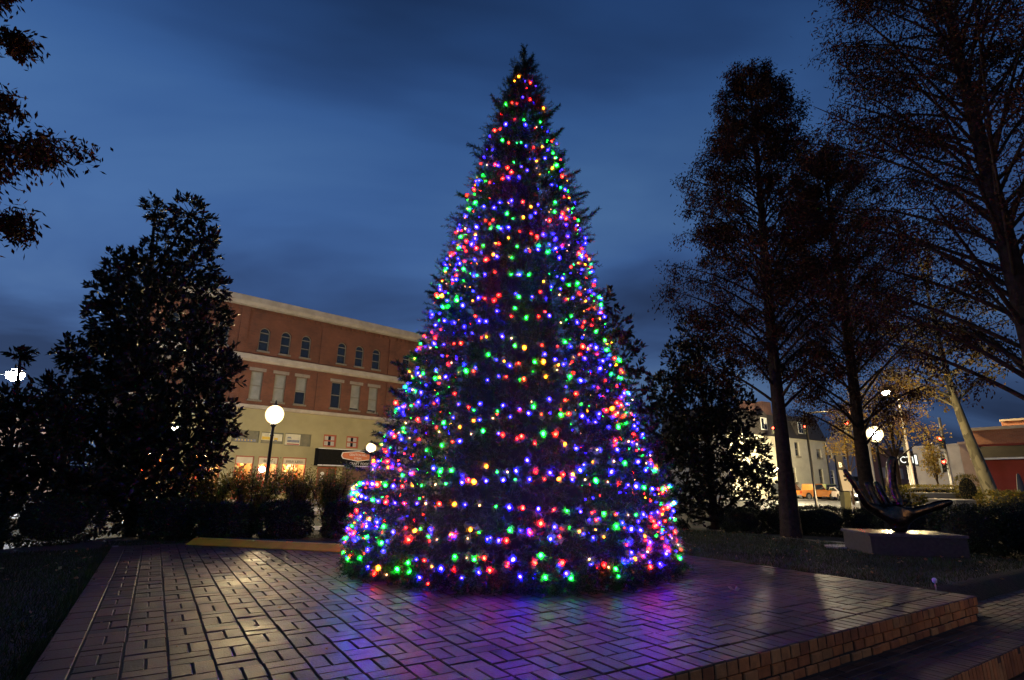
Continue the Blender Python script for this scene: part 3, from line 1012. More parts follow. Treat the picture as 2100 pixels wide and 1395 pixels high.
def shrub(name, label, c, h, w, leaf, mats, stems=9, k=1500, group=None):
    t = thing(name, label, 'shrub', c, group=group)
    c = np.array(c, float)
    sb, lb = MB(), MB()
    for i in range(stems):
        az = rng.uniform(0, 2 * PI)
        o = np.array([math.cos(az), math.sin(az), 0]) * w * rng.uniform(0.2, 0.95)
        hh = h * rng.uniform(0.75, 1.0)
        pts = [c + o * 0.08 - Z3 * 0.05, c + o * 0.4 + Z3 * hh * 0.45, c + o * 0.8 + Z3 * hh * 0.8, c + o + Z3 * hh]
        sb.tube(pts, [0.014, 0.010, 0.007, 0.003], 5, caps=False)
        for j in range(5):
            f = rng.uniform(0.3, 0.9)
            q = c + o * f + Z3 * hh * f
            dv = unit_sphere(1)[0] * 0.25 * w + Z3 * 0.2 * h
            sb.tube([q, q + dv * 0.6, q + dv], [0.006, 0.004, 0.002], 4, caps=False)
            m = k // (stems * 5)
            tt = rng.random((m, 1))
            lb.leaves(q + dv * tt + rng.normal(size=(m, 3)) * 0.07, rng.normal(size=(m, 3)) + Z3 * 0.3, leaf * rng.uniform(0.6, 1.2, m), leaf * 0.26, rnd=rng.random(m))
    obj('foliage', lb, mats, t)
    obj('stem', sb, M_bark, t)
    return t


def boxwood(name, label, c, r, mats=None, k=3600, leaf=0.045, group=None, cat='shrub'):
    t = thing(name, label, cat, (c[0], c[1], c[2]), group=group)
    r = np.array(r, float)
    cc = np.array([c[0], c[1], c[2] + r[2] * 0.92])
    lb = MB()
    o = unit_sphere(k)
    o = np.sign(o) * np.abs(o) ** 0.75
    lump = 1 + 0.05 * np.sin(o[:, 0] * 9 + c[0] * 5) * np.sin(o[:, 1] * 8 + c[1] * 3) + 0.04 * np.sin(o[:, 2] * 11)
    p = cc + o * r * (lump * (1.03 - 0.16 * rng.random(k) ** 2 + 0.05 * rng.normal(size=k)))[:, None]
    ok = p[:, 2] > c[2] - 0.02
    p, o = p[ok], o[ok]
    lb.leaves(p, o * 0.8 + rng.normal(size=p.shape) * 0.7, leaf * rng.uniform(0.6, 1.3, len(p)), leaf * 0.27, rnd=rng.random(len(p)))
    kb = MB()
    kb.ball(cc, r * 0.8, 14, 10)  # solid dark ball added inside to block light between the leaves
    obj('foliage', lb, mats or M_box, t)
    obj('shade_core', kb, M_core, t)
    return t


SH = [((-6.0, 11.2), 'leggy bare-stemmed shrub at the foot of the big magnolia'), ((-5.1, 11.0), 'leggy yellow-green shrub below the storefront windows, next to the magnolia'), ((-4.45, 11.6), 'leggy yellow-green shrub standing under the black awning'), ((-3.7, 11.5), 'leggy shrub with open stems beside the christmas tree'), ((-2.9, 11.8), 'leggy shrub half behind the left skirt of the christmas tree')]
for i, ((x, y), lab) in enumerate(SH):
    shrub('leggy_shrub', lab, (x, y, float(ground_z(x, y))), 1.18 + 0.06 * (i % 2), 0.62, 0.055, M_shrub, stems=18, k=5000, group='leggy shrubs behind the platform')
BX = [((-9.2, 9.2), (0.75, 0.6, 0.5), 'long low clipped boxwood at the left edge of the lawn'), ((-7.7, 9.5), (0.65, 0.55, 0.42), 'clipped boxwood mound at the left back corner of the platform'), ((-6.25, 10.4), (0.5, 0.45, 0.36), 'round boxwood right in front of the big magnolia'), ((-5.2, 10.3), (0.42, 0.4, 0.34), 'round boxwood behind the left end of the yellow cable ramp'), ((-4.25, 10.6), (0.45, 0.42, 0.36), 'round boxwood behind the middle of the yellow cable ramp'), ((-3.05, 10.6), (0.42, 0.4, 0.37), 'round boxwood behind the right end of the yellow cable ramp')]
for (x, y), r, lab in BX:
    boxwood('boxwood', lab, (x, y, float(ground_z(x, y))), r, k=9000, group='boxwoods behind the platform')
BR = [((6.9, 16.6), (0.6, 0.5, 0.36), 'low boxwood left of the straight cypress trunk, nearest the christmas tree'), ((8.0, 16.4), (0.55, 0.5, 0.36), 'low boxwood directly left of the straight cypress trunk'), ((9.0, 16.2), (0.75, 0.55, 0.42), 'wide boxwood directly right of the straight cypress trunk'), ((10.2, 15.9), (0.6, 0.5, 0.40), 'boxwood between the straight cypress trunk and the bronze hand'), ((10.0, 13.9), (0.8, 0.6, 0.44), 'boxwood mound behind the left side of the bronze hand'), ((9.5, 11.6), (0.62, 0.55, 0.52), 'dark boxwood behind the right finger of the bronze hand'), ((10.6, 11.5), (0.7, 0.6, 0.54), 'dark boxwood in front of the pale sycamore trunk'), ((11.8, 11.2), (0.8, 0.6, 0.56), 'dark boxwood at the right edge of the lawn')]
for (x, y), r, lab in BR:
    boxwood('boxwood', lab, (x, y, float(ground_z(x, y))), r, k=9000, group='boxwoods along the far lawn')
boxwood('round_bush', 'rounded leafy bush with light green leaves near the red wall', (17.6, 19.5, -0.05), (0.85, 0.8, 0.66), M_shrub, k=3000, leaf=0.1)
boxwood('globe_bush', 'bright leafy bush behind the fingers of the bronze hand', (11.2, 16.0, -0.05), (0.65, 0.6, 0.62), M_shrub, k=1500, leaf=0.11)
boxwood('pointed_arborvitae', 'narrow pointed arborvitae left of the sycamore trunk', (22.6, 27.2, 0.6), (0.45, 0.42, 0.72), M_shrub, k=1500, leaf=0.08, cat='tree')
boxwood('clipped_hedge', 'long clipped hedge growing behind the grey planter wall', (22.4, 29.2, 0.55), (2.6, 0.7, 0.48), M_shrub, k=5200, leaf=0.09, cat='hedge')


def street_tree(name, label, base, h, blobs, mats, leaf=0.12, per=14, tr=0.1, bark=None):
    t = thing(name, label, 'tree', base)
    bx, by, bz = base
    tb, lb = MB(), MB()
    tb.tube([(bx, by, bz - 0.1), (bx + 0.05, by, bz + h * 0.5), (bx, by, bz + h * 0.95)], [tr, tr * 0.7, 0.02], 8)
    for dx, dy, dz, r in blobs:
        s = np.array([bx, by, bz + h * 0.35])
        e = np.array([bx + dx, by + dy, bz + dz])
        tb.tube([s, (s + e) / 2 + (0, 0, 0.1), e], [tr * 0.5, tr * 0.3, 0.01], 5, caps=False)
        k = int(4 * PI * r * r * per)
        o = unit_sphere(k)
        p = e + o * (r * rng.random((k, 1)) ** 0.45)
        for _j in range(9):
            q = e + unit_sphere(1)[0] * r
            tb.tube([e, (e + q) / 2, q], [0.02, 0.012, 0.004], 4, caps=False)
        lb.leaves(np.repeat(p, 3, 0) + rng.normal(size=(k * 3, 3)) * leaf * 0.7, rng.normal(size=(k * 3, 3)) - Z3 * 0.4, leaf * rng.uniform(0.6, 1.2, k * 3), leaf * 0.3, rnd=rng.random(k * 3))
    obj('crown', lb, mats, t)
    obj('trunk', tb, bark or M_bark, t)
    return t


street_tree('autumn_tree', 'broad yellow-leaved tree lit up behind the globe lamp', (21.6, 30.5, -0.06), 8.0, [(-0.4, 0, 4.6, 1.3), (1.0, 0.3, 5.4, 1.4), (-1.2, 0, 6.2, 1.2), (0.4, 0, 7.0, 1.4), (2.1, 0, 4.2, 0.9), (1.9, 0.2, 6.6, 1.0), (-2.4, 0, 5.0, 1.0), (-1.7, 0.4, 3.7, 0.8)], M_yel, per=12, leaf=0.13)
street_tree('autumn_tree', 'small yellow-leaved tree beside the red traffic light', (38.9, 50.0, -0.06), 5.4, [(0, 0, 4.6, 0.8), (-0.5, 0, 3.7, 0.8), (0.5, 0, 3.9, 0.8), (0.1, 0, 3.0, 0.7), (-0.1, 0, 5.2, 0.5)], M_yel, per=20, leaf=0.16, tr=0.08)
street_tree('autumn_tree', 'amber tree in front of the white house, behind the cypress limbs', (28.5, 46.0, -0.06), 7.0, [(0, 0, 5.0, 1.2), (-1.0, 0, 4.4, 1.0), (1.2, 0, 5.6, 1.1), (0.3, 0, 6.3, 1.0), (2.2, 0, 4.6, 0.9)], M_yel, per=8, leaf=0.15)

M_syc, t_, out_ = new_mat('sycamore bark')
_b = N(t_, 'ShaderNodeBsdfPrincipled', Roughness=0.75)
_tc = N(t_, 'ShaderNodeTexCoord')
_mp = N(t_, 'ShaderNodeMapping')
_mp.inputs['Scale'].default_value = (2.2, 2.2, 0.9)
t_.links.new(_tc.outputs['Object'], _mp.inputs[0])
_v = N(t_, 'ShaderNodeTexVoronoi', Scale=3.0)
_n = N(t_, 'ShaderNodeTexNoise', Scale=5.0, Detail=4.0)
t_.links.new(_mp.outputs[0], _v.inputs['Vector'])
t_.links.new(_mp.outputs[0], _n.inputs['Vector'])
_sp = N(t_, 'ShaderNodeSeparateColor')
t_.links.new(_v.outputs['Color'], _sp.inputs[0])
t_.links.new(ramp(t_, math_(t_, 'ADD', math_(t_, 'MULTIPLY', _sp.outputs[0], 0.6), math_(t_, 'MULTIPLY', _n.outputs[0], 0.4)), [(0.3, (0.20, 0.18, 0.11)), (0.5, (0.15, 0.135, 0.08)), (0.7, (0.08, 0.07, 0.04))]), _b.inputs['Base Color'])
t_.links.new(_b.outputs[0], out_.inputs[0])
sy = thing('sycamore_tree', 'pale blotchy sycamore trunk leaning in front of the red wall', 'tree', (19.6, 22.4, -0.06))
tb, lb = MB(), MB()
sp = np.array([(19.7, 22.4, -0.1), (19.45, 22.4, 1.6), (19.1, 22.4, 3.4), (18.8, 22.4, 5.2), (18.7, 22.4, 7.0), (18.6, 22.4, 10.5)])
tb.tube(sp, [0.31, 0.24, 0.18, 0.13, 0.10, 0.03], 12)
for i in range(26):
    f = random.uniform(2.6, 5)
    o = np.array([np.interp(f, range(6), sp[:, c]) for c in range(3)])
    az = i * 2.4
    L = random.uniform(1.4, 3.0)
    dv = np.array([math.cos(az), math.sin(az), random.uniform(0.1, 0.8)]) * L
    tb.tube([o, o + dv * 0.5 + Z3 * 0.15, o + dv], [0.055, 0.035, 0.008], 5, caps=False)
    for j in range(6):
        q = o + dv * random.uniform(0.35, 1)
        d2 = unit_sphere(1)[0] * 0.7
        tb.tube([q, q + d2 * 0.5, q + d2], [0.014, 0.010, 0.004], 4, caps=False)
        m = 26
        lb.leaves(q + d2 * rng.random((m, 1)) + rng.normal(size=(m, 3)) * 0.12, rng.normal(size=(m, 3)) - Z3 * 0.5, 0.13 * rng.uniform(0.6, 1.2, m), 0.045, rnd=rng.random(m))
obj('trunk', tb, M_syc, sy)
obj('crown', lb, M_yel, sy)

# ------------------------------------------------------------------ street lamps
M_black = mat('black painted iron', (0.012, 0.012, 0.012), (0.008, 0.008, 0.008), rough=0.35, scale=10)
M_steel = mat('galvanised steel', (0.35, 0.35, 0.34), (0.25, 0.25, 0.25), rough=0.45, metal=0.8, scale=10)
WARM = (1.0, 0.74, 0.36)
M_globe = emit('lamp globe glow', WARM, 4600.0)
M_globe_glass = glow_glass('lamp globe glass', WARM, 9.0, 0.1)
M_globe2 = emit('dim lamp globe glow', (1.0, 0.58, 0.2), 420.0)


def globe_lamp(label, loc, h=3.4, gm=None):
    t = thing('street_lamp', label, 'street lamp', loc, group='globe lamps on black posts')
    x, y, z = loc
    mb = MB()
    mb.lathe([(0.0, 0), (0.2, 0), (0.2, 0.12), (0.15, 0.16), (0.12, 0.5), (0.14, 0.54), (0.075, 0.62), (0.06, 0.9), (0.05, h - 0.75), (0.07, h - 0.72), (0.05, h - 0.68), (0.05, h - 0.45), (0.09, h - 0.40), (0.11, h - 0.33), (0.0, h - 0.30)], (x, y, z), 14)
    obj('post', mb, M_black, t)
    mb = MB()
    mb.ball((x, y, z + h - 0.02), (0.30, 0.30, 0.32), 24, 16)
    gl = obj('globe', mb, M_globe_glass, t)
    mb = MB()
    mb.ball((x, y, z + h - 0.04), (0.16, 0.16, 0.19), 14, 10)
    obj('lamp_core', mb, gm or M_globe, gl)
    mb = MB()
    mb.lathe([(0.09, h + 0.28), (0.09, h + 0.31), (0.03, h + 0.36), (0.02, h + 0.45), (0.0, h + 0.47)], (x, y, z), 12)
    obj('finial', mb, M_black, t)
    return t


globe_lamp('lit globe lamp on a black post between the magnolia and the black awning', (-7.98, 18.0, 0.0), 3.45)
globe_lamp('lit globe lamp glowing at the left edge of the christmas tree, by the awning', (-8.45, 32.8, 0.0), 3.3)
globe_lamp('lit globe lamp standing in front of the second cypress trunk', (14.65, 21.6, -0.05), 3.45)
globe_lamp('lit globe lamp behind the dark lower leaves of the big magnolia', (-13.4, 21.5, -0.05), 3.3)
globe_lamp('lit globe lamp on the near side of the plaza, behind the viewer', (7.8, 1.2, -0.15), 3.3, M_globe2)


def arm_light(label, base, h, arm, col, st, size):
    t = thing('street_light', label, 'street light', base)
    x, y, z = base
    mb = MB()
    mb.tube([(x, y, z), (x, y, z + h * 0.6), (x, y, z + h)], [0.1, 0.08, 0.06], 10)
    mb.lathe([(0.0, 0), (0.22, 0.0), (0.22, 0.1), (0.11, 0.3)], (x, y, z), 12)
    obj('post', mb, M_steel, t)
    dx, dy = arm
    e = (x + dx, y + dy, z + h + 0.05)
    mb = MB()
    mb.tube([(x, y, z + h - 0.3), (x + dx * 0.4, y + dy * 0.4, z + h + 0.1), e], 0.035, 8)
    obj('arm', mb, M_steel, t)
    mb = MB()
    mb.ball((e[0], e[1], e[2] + 0.06), (0.34, 0.34, 0.10), 12, 6)
    hd = obj('lamp_head', mb, M_steel, t)
    mb = MB()
    mb.ball((e[0], e[1], e[2] - 0.06), (size, size, size * 0.85), 14, 10)
    obj('lens', mb, emit('street light ' + str(st), col, st), hd)


arm_light('tall street light shining above the globe lamp among yellow leaves', (26.9, 36.6, -0.05), 7.7, (-1.2, -0.6), (1.0, 0.70, 0.32), 4500.0, 0.28)
arm_light('added tall street light hidden behind the straight cypress trunk to brighten the white house', (26.2, 53.2, -0.05), 7.0, (1.1, 0.8), (1.0, 0.84, 0.5), 5200.0, 0.26)  # unseen light added to brighten the white house front
arm_light('white street light glaring behind the young magnolia', (-22.6, 22.6, -0.05), 5.5, (1.75, -0.6), (0.75, 0.86, 1.0), 1600.0, 0.30)

# ------------------------------------------------------------------ buildings
M_brickL = brick_mat('storefront brick', (0.165, 0.048, 0.020), (0.125, 0.036, 0.016), (0.14, 0.08, 0.048), stain=0.35)
M_stucco = mat('olive stucco', (0.38, 0.32, 0.155), (0.31, 0.26, 0.125), rough=0.85, scale=0.8, bump=0.15, bscale=40)
M_stone = mat('pale stone trim', (0.48, 0.41, 0.32), (0.34, 0.29, 0.22), rough=0.75, scale=1.6, bump=0.1)
M_lintel = mat('grey stone lintel', (0.30, 0.25, 0.19), (0.22, 0.18, 0.14), rough=0.8, scale=3)
M_glass = mat('dark window glass', (0.020, 0.024, 0.030), (0.012, 0.014, 0.018), rough=0.06, scale=1.0, spec=0.8)
M_frame = mat('taupe window frame', (0.22, 0.19, 0.14), (0.16, 0.14, 0.10), rough=0.6, scale=8)
M_blind = mat('grey blind', (0.30, 0.29, 0.25), (0.22, 0.22, 0.19), rough=0.8, scale=3)
M_redf = mat('red painted frame', (0.42, 0.085, 0.035), (0.30, 0.06, 0.03), rough=0.5, scale=6)
M_awn = mat('black canvas', (0.014, 0.013, 0.012), (0.009, 0.009, 0.008), rough=0.95, scale=4, spec=0.05)
M_white = mat('white paint', (0.75, 0.73, 0.68), (0.62, 0.60, 0.56), rough=0.5, scale=5)
M_curt = mat('pale curtain', (0.55, 0.52, 0.45), (0.35, 0.33, 0.29), rough=0.9, scale=9)
M_roof = mat('dark roof slate', (0.045, 0.038, 0.034), (0.028, 0.024, 0.022), rough=0.7, scale=2, bump=0.3)
M_wood = mat('varnished wood', (0.20, 0.10, 0.045), (0.12, 0.06, 0.03), rough=0.45, scale=3)


def facade(mb, u0, u1, z0, z1, holes, y=0.0, reveal=0.2, mat_=0):
    """Front wall face with openings (u0,u1,z0,z1,arched) cut out, with reveals."""
    us = sorted({u0, u1, *[h[0] for h in holes], *[h[1] for h in holes]})
    zs = sorted({z0, z1, *[h[2] for h in holes], *[h[3] for h in holes]})
    for i in range(len(us) - 1):
        for j in range(len(zs) - 1):
            um, zm = (us[i] + us[i + 1]) / 2, (zs[j] + zs[j + 1]) / 2
            if any(h[0] < um < h[1] and h[2] < zm < h[3] for h in holes):
                continue
            mb.add([(us[i], y, zs[j]), (us[i + 1], y, zs[j]), (us[i + 1], y, zs[j + 1]), (us[i], y, zs[j + 1])], [(0, 1, 2, 3)], mat_)
    for h in holes:
        a, b, c, d = h[:4]
        q = y + reveal
        if len(h) > 4 and h[4]:
            r = (b - a) / 2
            th = np.linspace(PI, 0, 11)
            arc = [((a + b) / 2 + r * math.cos(t), d - r + r * math.sin(t)) for t in th]
            for k in range(10):
                (x1, y1), (x2, y2) = arc[k], arc[k + 1]
                mb.add([(x1, y, y1), (x2, y, y2), (x2, y, d), (x1, y, d)], [(0, 1, 2, 3)], mat_)
                mb.add([(x1, y, y1), (x1, q, y1), (x2, q, y2), (x2, y, y2)], [(0, 1, 2, 3)], mat_)
            d = d - r
        else:
            mb.add([(a, y, d), (a, q, d), (b, q, d), (b, y, d)], [(0, 1, 2, 3)], mat_)
        mb.add([(a, y, c), (a, q, c), (a, q, d), (a, y, d)], [(0, 1, 2, 3)], mat_)
        mb.add([(b, y, c), (b, y, d), (b, q, d), (b, q, c)], [(0, 1, 2, 3)], mat_)
        mb.add([(a, y, c), (b, y, c), (b, q, c), (a, q, c)], [(0, 1, 2, 3)], mat_)


def sash_window(parent, a, b, c, d, y, frame_m, arched=False, blind=0.0, fw=0.07, curtain=False, sill=None):
    mb = MB()
    top = d - ((b - a) / 2 if arched else 0)
    mb.box(a, a + fw, y - 0.05, y + 0.03, c, top)
    mb.box(b - fw, b, y - 0.05, y + 0.03, c, top)
    mb.box(a + fw, b - fw, y - 0.05, y + 0.03, c, c + fw)
    mb.box(a + fw, b - fw, y - 0.05, y + 0.03, top - fw, top)
    mz = (c + top) / 2
    mb.box(a + fw, b - fw, y - 0.065, y + 0.02, mz - fw * 0.45, mz + fw * 0.45)
    if arched:
        r = (b - a) / 2
        th = np.linspace(PI, 0, 11)
        for k in range(10):
            q = [((a + b) / 2 + rr * math.cos(t), top + rr * math.sin(t)) for rr, t in ((r, th[k]), (r, th[k + 1]), (r - fw, th[k + 1]), (r - fw, th[k]))]
            mb.prism([(x, y + 0.03, z) for x, z in q], (0, -0.08, 0))
    if sill:
        mb.box(a - 0.08, b + 0.08, y - 0.28, y + 0.02, c - 0.12, c - 0.004)
    w = obj('window', mb, frame_m, parent, True)
    g = MB()
    g.add([(a, y + 0.035, c), (b, y + 0.035, c), (b, y + 0.035, top), (a, y + 0.035, top)], [(0, 1, 2, 3)])
    if arched:
        r = (b - a) / 2
        th = np.linspace(PI, 0, 13)
        g.add([((a + b) / 2 + r * math.cos(t), y + 0.035, top + r * math.sin(t)) for t in th], [list(range(13))[::-1]])
    obj('pane', g, M_glass, w, True)
    if blind > 0:
        g = MB()
        g.box(a + fw, b - fw, y + 0.008, y + 0.028, top - fw - blind * (top - c - 2 * fw), top - fw)
        obj('blind', g, M_blind, w, True)
    if curtain:
        g = MB()
        wd = (b - a - 2 * fw)
        for x0, x1 in ((a + fw, a + fw + wd * 0.38), (b - fw - wd * 0.34, b - fw)):
            g.box(x0, x1, y + 0.010, y + 0.026, c + fw, top - fw)
        obj('curtain', g, M_curt, w, True)
    return w


LB = thing('commercial_building', 'three-storey brick block with arched windows and lit storefronts behind the magnolia', 'building', (FB[0], FB[1], 0), FA)
E0, E1 = -4.5, 19.5
third, second = [], []
for bay in (-5.7, 0, 5.85, 11.7):
    for du in (2.71, 4.21, 5.71):
        third.append((du + bay - 0.36, du + bay + 0.36, 10.22, 11.93, True))
    for du in (2.57, 4.17, 5.70):
        second.append((du + bay - 0.40, du + bay + 0.40, 6.72, 8.72))
third = [h for h in third if E0 < h[0] and h[1] < E1]
second = [h for h in second if E0 < h[0] and h[1] < E1]
mb = MB()
facade(mb, E0, E1, 6.28, 13.4, third + second)
mb.add([(E0, 0, -0.1), (E0, 14, -0.1), (E0, 14, 13.4), (E0, 0, 13.4)], [(0, 3, 2, 1)])
mb.add([(E1, 0, -0.1), (E1, 14, -0.1), (E1, 14, 13.4), (E1, 0, 13.4)], [(0, 1, 2, 3)])
mb.add([(E0, 14, -0.1), (E1, 14, -0.1), (E1, 14, 13.4), (E0, 14, 13.4)], [(0, 3, 2, 1)])
for u in (-4.25, 1.25, 7.1, 12.95, 19.2):
    mb.box(u - 0.28, u + 0.28, -0.075, -0.002, 9.94, 13.2)
    mb.box(u - 0.28, u + 0.28, -0.075, -0.002, 6.4, 9.3)
for h in third:                                   # corbelled brick hood over each arch
    um, r = (h[0] + h[1]) / 2, 0.36
    th = np.linspace(PI, 0, 13)
    for k in range(12):
        q = [(um + rr * math.cos(t), h[3] - r + rr * math.sin(t)) for rr, t in ((r + 0.13, th[k]), (r + 0.13, th[k + 1]), (r + 0.005, th[k + 1]), (r + 0.005, th[k]))]
        mb.prism([(x, -0.003, z) for x, z in q], (0, -0.035, 0))
for u in np.arange(E0 + 0.2, E1 - 0.2, 0.42):     # dentils under the cornice
    mb.box(u, u + 0.18, -0.10, -0.003, 12.98, 13.2)
obj('wall', mb, M_brickL, LB, True)
for h in second:
    mb = MB()
    mb.box(h[0] - 0.16, h[1] + 0.16, -0.04, -0.003, h[3] + 0.01, h[3] + 0.24)
    obj('lintel', mb, M_lintel, LB, True)
mb = MB()
mb.prism([(E0 - 0.3, -0.02, 13.24), (E0 - 0.3, -0.30, 13.30), (E0 - 0.3, -0.42, 13.52), (E0 - 0.3, -0.42, 13.92), (E0 - 0.3, 0.25, 13.92), (E0 - 0.3, 0.25, 13.41)], (E1 - E0 + 0.6, 0, 0))
obj('roof_cornice', mb, M_stone, LB, True)
mb = MB()
mb.prism([(E0 - 0.1, -0.003, 9.34), (E0 - 0.1, -0.14, 9.36), (E0 - 0.1, -0.26, 9.50), (E0 - 0.1, -0.26, 9.82), (E0 - 0.1, -0.003, 9.90)], (E1 - E0 + 0.2, 0, 0))
obj('middle_cornice', mb, M_stone, LB, True)
mb = MB()
mb.prism([(E0 - 0.1, -0.003, 6.08), (E0 - 0.1, -0.16, 6.10), (E0 - 0.1, -0.22, 6.22), (E0 - 0.1, -0.22, 6.34), (E0 - 0.1, -0.003, 6.38)], (E1 - E0 + 0.2, 0, 0))
obj('lower_cornice', mb, M_stone, LB, True)
mb = MB()
mb.box(E0 + 0.1, E1 - 0.1, 0.3, 13.9, 13.36, 13.44)
obj('roof', mb, M_roof, LB, True)
for h in third:
    sash_window(LB, *h[:4], 0.14, M_frame, True, fw=0.06, sill=True)
BL = {2.57: 1.0, 4.17: 1.0, 5.70: 0.55, 8.42: 0.0, 10.02: 0.95, 11.55: 0.95}
for h in second:
    um = round((h[0] + h[1]) / 2, 2)
    sash_window(LB, *h[:4], 0.14, M_frame, False, BL.get(um, 0.4), fw=0.06, sill=True)
# ground floor
shops = [(-3.6, -1.4, 0.5, 2.9), (-1.0, 1.1, 0.5, 2.9), (1.94, 3.11, 0.1, 2.9), (3.38, 4.73, 0.5, 2.9), (5.02, 6.70, 0.5, 2.92)]
wins = [(7.80, 8.80, 3.80, 4.70), (9.60, 10.60, 3.80, 4.70), (13.6, 14.6, 3.8, 4.7)]
doors = [(7.55, 9.05, 0.06, 2.34), (9.5, 12.2, 0.4, 2.3)]
panels = [(1.49, 3.22, 3.80, 4.60), (3.37, 4.87, 3.80, 4.58), (4.98, 6.85, 3.73, 4.61)]
mb = MB()
facade(mb, E0, E1, -0.1, 6.12, shops + wins + doors + panels, y=-0.03, reveal=0.18)
obj('storefront_wall', mb, M_stucco, LB, True)
for h in wins:
    sash_window(LB, *h, 0.10, M_redf, fw=0.11, curtain=True)

M_goods, t_, out_ = new_mat('shop shelves of goods')
_b = N(t_, 'ShaderNodeBsdfPrincipled', Roughness=0.6)
_tc = N(t_, 'ShaderNodeTexCoord')
_mp = N(t_, 'ShaderNodeMapping')
_mp.inputs['Scale'].default_value = (1.0, 0.4, 0.62)
t_.links.new(_tc.outputs['Object'], _mp.inputs[0])
_v = N(t_, 'ShaderNodeTexVoronoi', Scale=7.0)
_v.distance = 'CHEBYCHEV'
t_.links.new(_mp.outputs[0], _v.inputs['Vector'])
_h = N(t_, 'ShaderNodeHueSaturation', Saturation=1.1, Value=0.9)
_sp = N(t_, 'ShaderNodeSeparateColor')
t_.links.new(_v.outputs['Color'], _sp.inputs[0])
t_.links.new(ramp(t_, _sp.outputs[0], [(0.0, (0.05, 0.02, 0.012)), (0.2, (0.55, 0.16, 0.04)), (0.4, (0.75, 0.5, 0.16)), (0.55, (0.62, 0.07, 0.04)), (0.68, (0.8, 0.74, 0.6)), (0.8, (0.16, 0.2, 0.12)), (1.0, (0.85, 0.6, 0.25))], 'CONSTANT'), _b.inputs['Base Color'])
t_.links.new(_b.outputs[0], out_.inputs[0])
M_shopw = mat('warm shop wall', (0.55, 0.36, 0.17), (0.42, 0.26, 0.12), rough=0.8, scale=2)
M_tubeL = emit('shop ceiling light', (1.0, 0.62, 0.28), 85.0)
M_banner = mat('cream shop banner', (0.72, 0.62, 0.42), (0.6, 0.5, 0.33), rough=0.7, scale=3)
M_ink = mat('dark lettering', (0.03, 0.02, 0.016), rough=0.6)
SIGNS = {2: '', 3: 'BEADS', 4: 'JEWELRY & BEADS'}
for i, (a, b, c, d) in enumerate(shops):
    sw = MB()
    fw = 0.07
    y = 0.10
    sw.box(a, a + fw, y - 0.05, y + 0.05, c, d)
    sw.box(b - fw, b, y - 0.05, y + 0.05, c, d)
    sw.box(a + fw, b - fw, y - 0.05, y + 0.05, c, c + fw)
    sw.box(a + fw, b - fw, y - 0.05, y + 0.05, d - fw, d)
    if i != 2:
        um = (a + b) / 2
        sw.box(um - 0.03, um + 0.03, y - 0.04, y + 0.04, c + fw, d - fw)
    w = obj('shop_window', sw, M_redf, LB, True)
    r_ = MB()                                         # the lit room behind the glass
    yb = 1.5
    r_.add([(a, 0.16, c), (b, 0.16, c), (b, yb, c), (a, yb, c)], [(0, 1, 2, 3)], 0)
    r_.add([(a, 0.16, d), (b, 0.16, d), (b, yb, d), (a, yb, d)], [(0, 3, 2, 1)], 0)
    r_.add([(a, 0.16, c), (a, yb, c), (a, yb, d), (a, 0.16, d)], [(0, 1, 2, 3)], 0)
    r_.add([(b, 0.16, c), (b, yb, c), (b, yb, d), (b, 0.16, d)], [(0, 3, 2, 1)], 0)
    r_.add([(a, yb, c), (b, yb, c), (b, yb, d), (a, yb, d)], [(0, 1, 2, 3)], 1)
    for zz in (0.9, 1.3, 1.75):
        if zz > c + 0.2:
            r_.box(a + 0.1, b - 0.1, yb - 0.35, yb - 0.01, zz, zz + 0.03, 0)
            for q in np.arange(a + 0.16, b - 0.2, 0.13):
                r_.box(q, q + random.uniform(0.05, 0.11), yb - 0.32, yb - 0.1, zz + 0.033, zz + random.uniform(0.1, 0.3), 1)
    obj('shop_interior', r_, [M_shopw, M_goods], w, True)
    l_ = MB()
    l_.box(a + 0.2, b - 0.2, 0.75, 0.95, d - 0.09, d - 0.05)
    obj('ceiling_light', l_, M_tubeL, w, True)
    if i == 3:
        l_ = MB()
        l_.ball((a + 0.45, 0.35, 2.05), (0.2, 0.1, 0.2), 14, 8)
        obj('window_lamp', l_, emit('bright shop lamp', (1.0, 0.75, 0.85), 40.0), w, True)
    if i in (2, 3, 4):
        l_ = MB()
        l_.box(a + fw, b - fw, y - 0.045, y - 0.02, d - 0.50, d - fw - 0.005)
        bn = obj('banner', l_, M_banner, w, True)
        if SIGNS[i]:
            l_ = MB()
            text_mb(l_, SIGNS[i], 0.24, ((a + b) / 2, y - 0.052, d - 0.37), (1, 0, 0), (0, 0, 1), align='CENTER', squeeze=0.62 if i == 4 else 0.85)
            obj('lettering', l_, M_ink, bn, True)
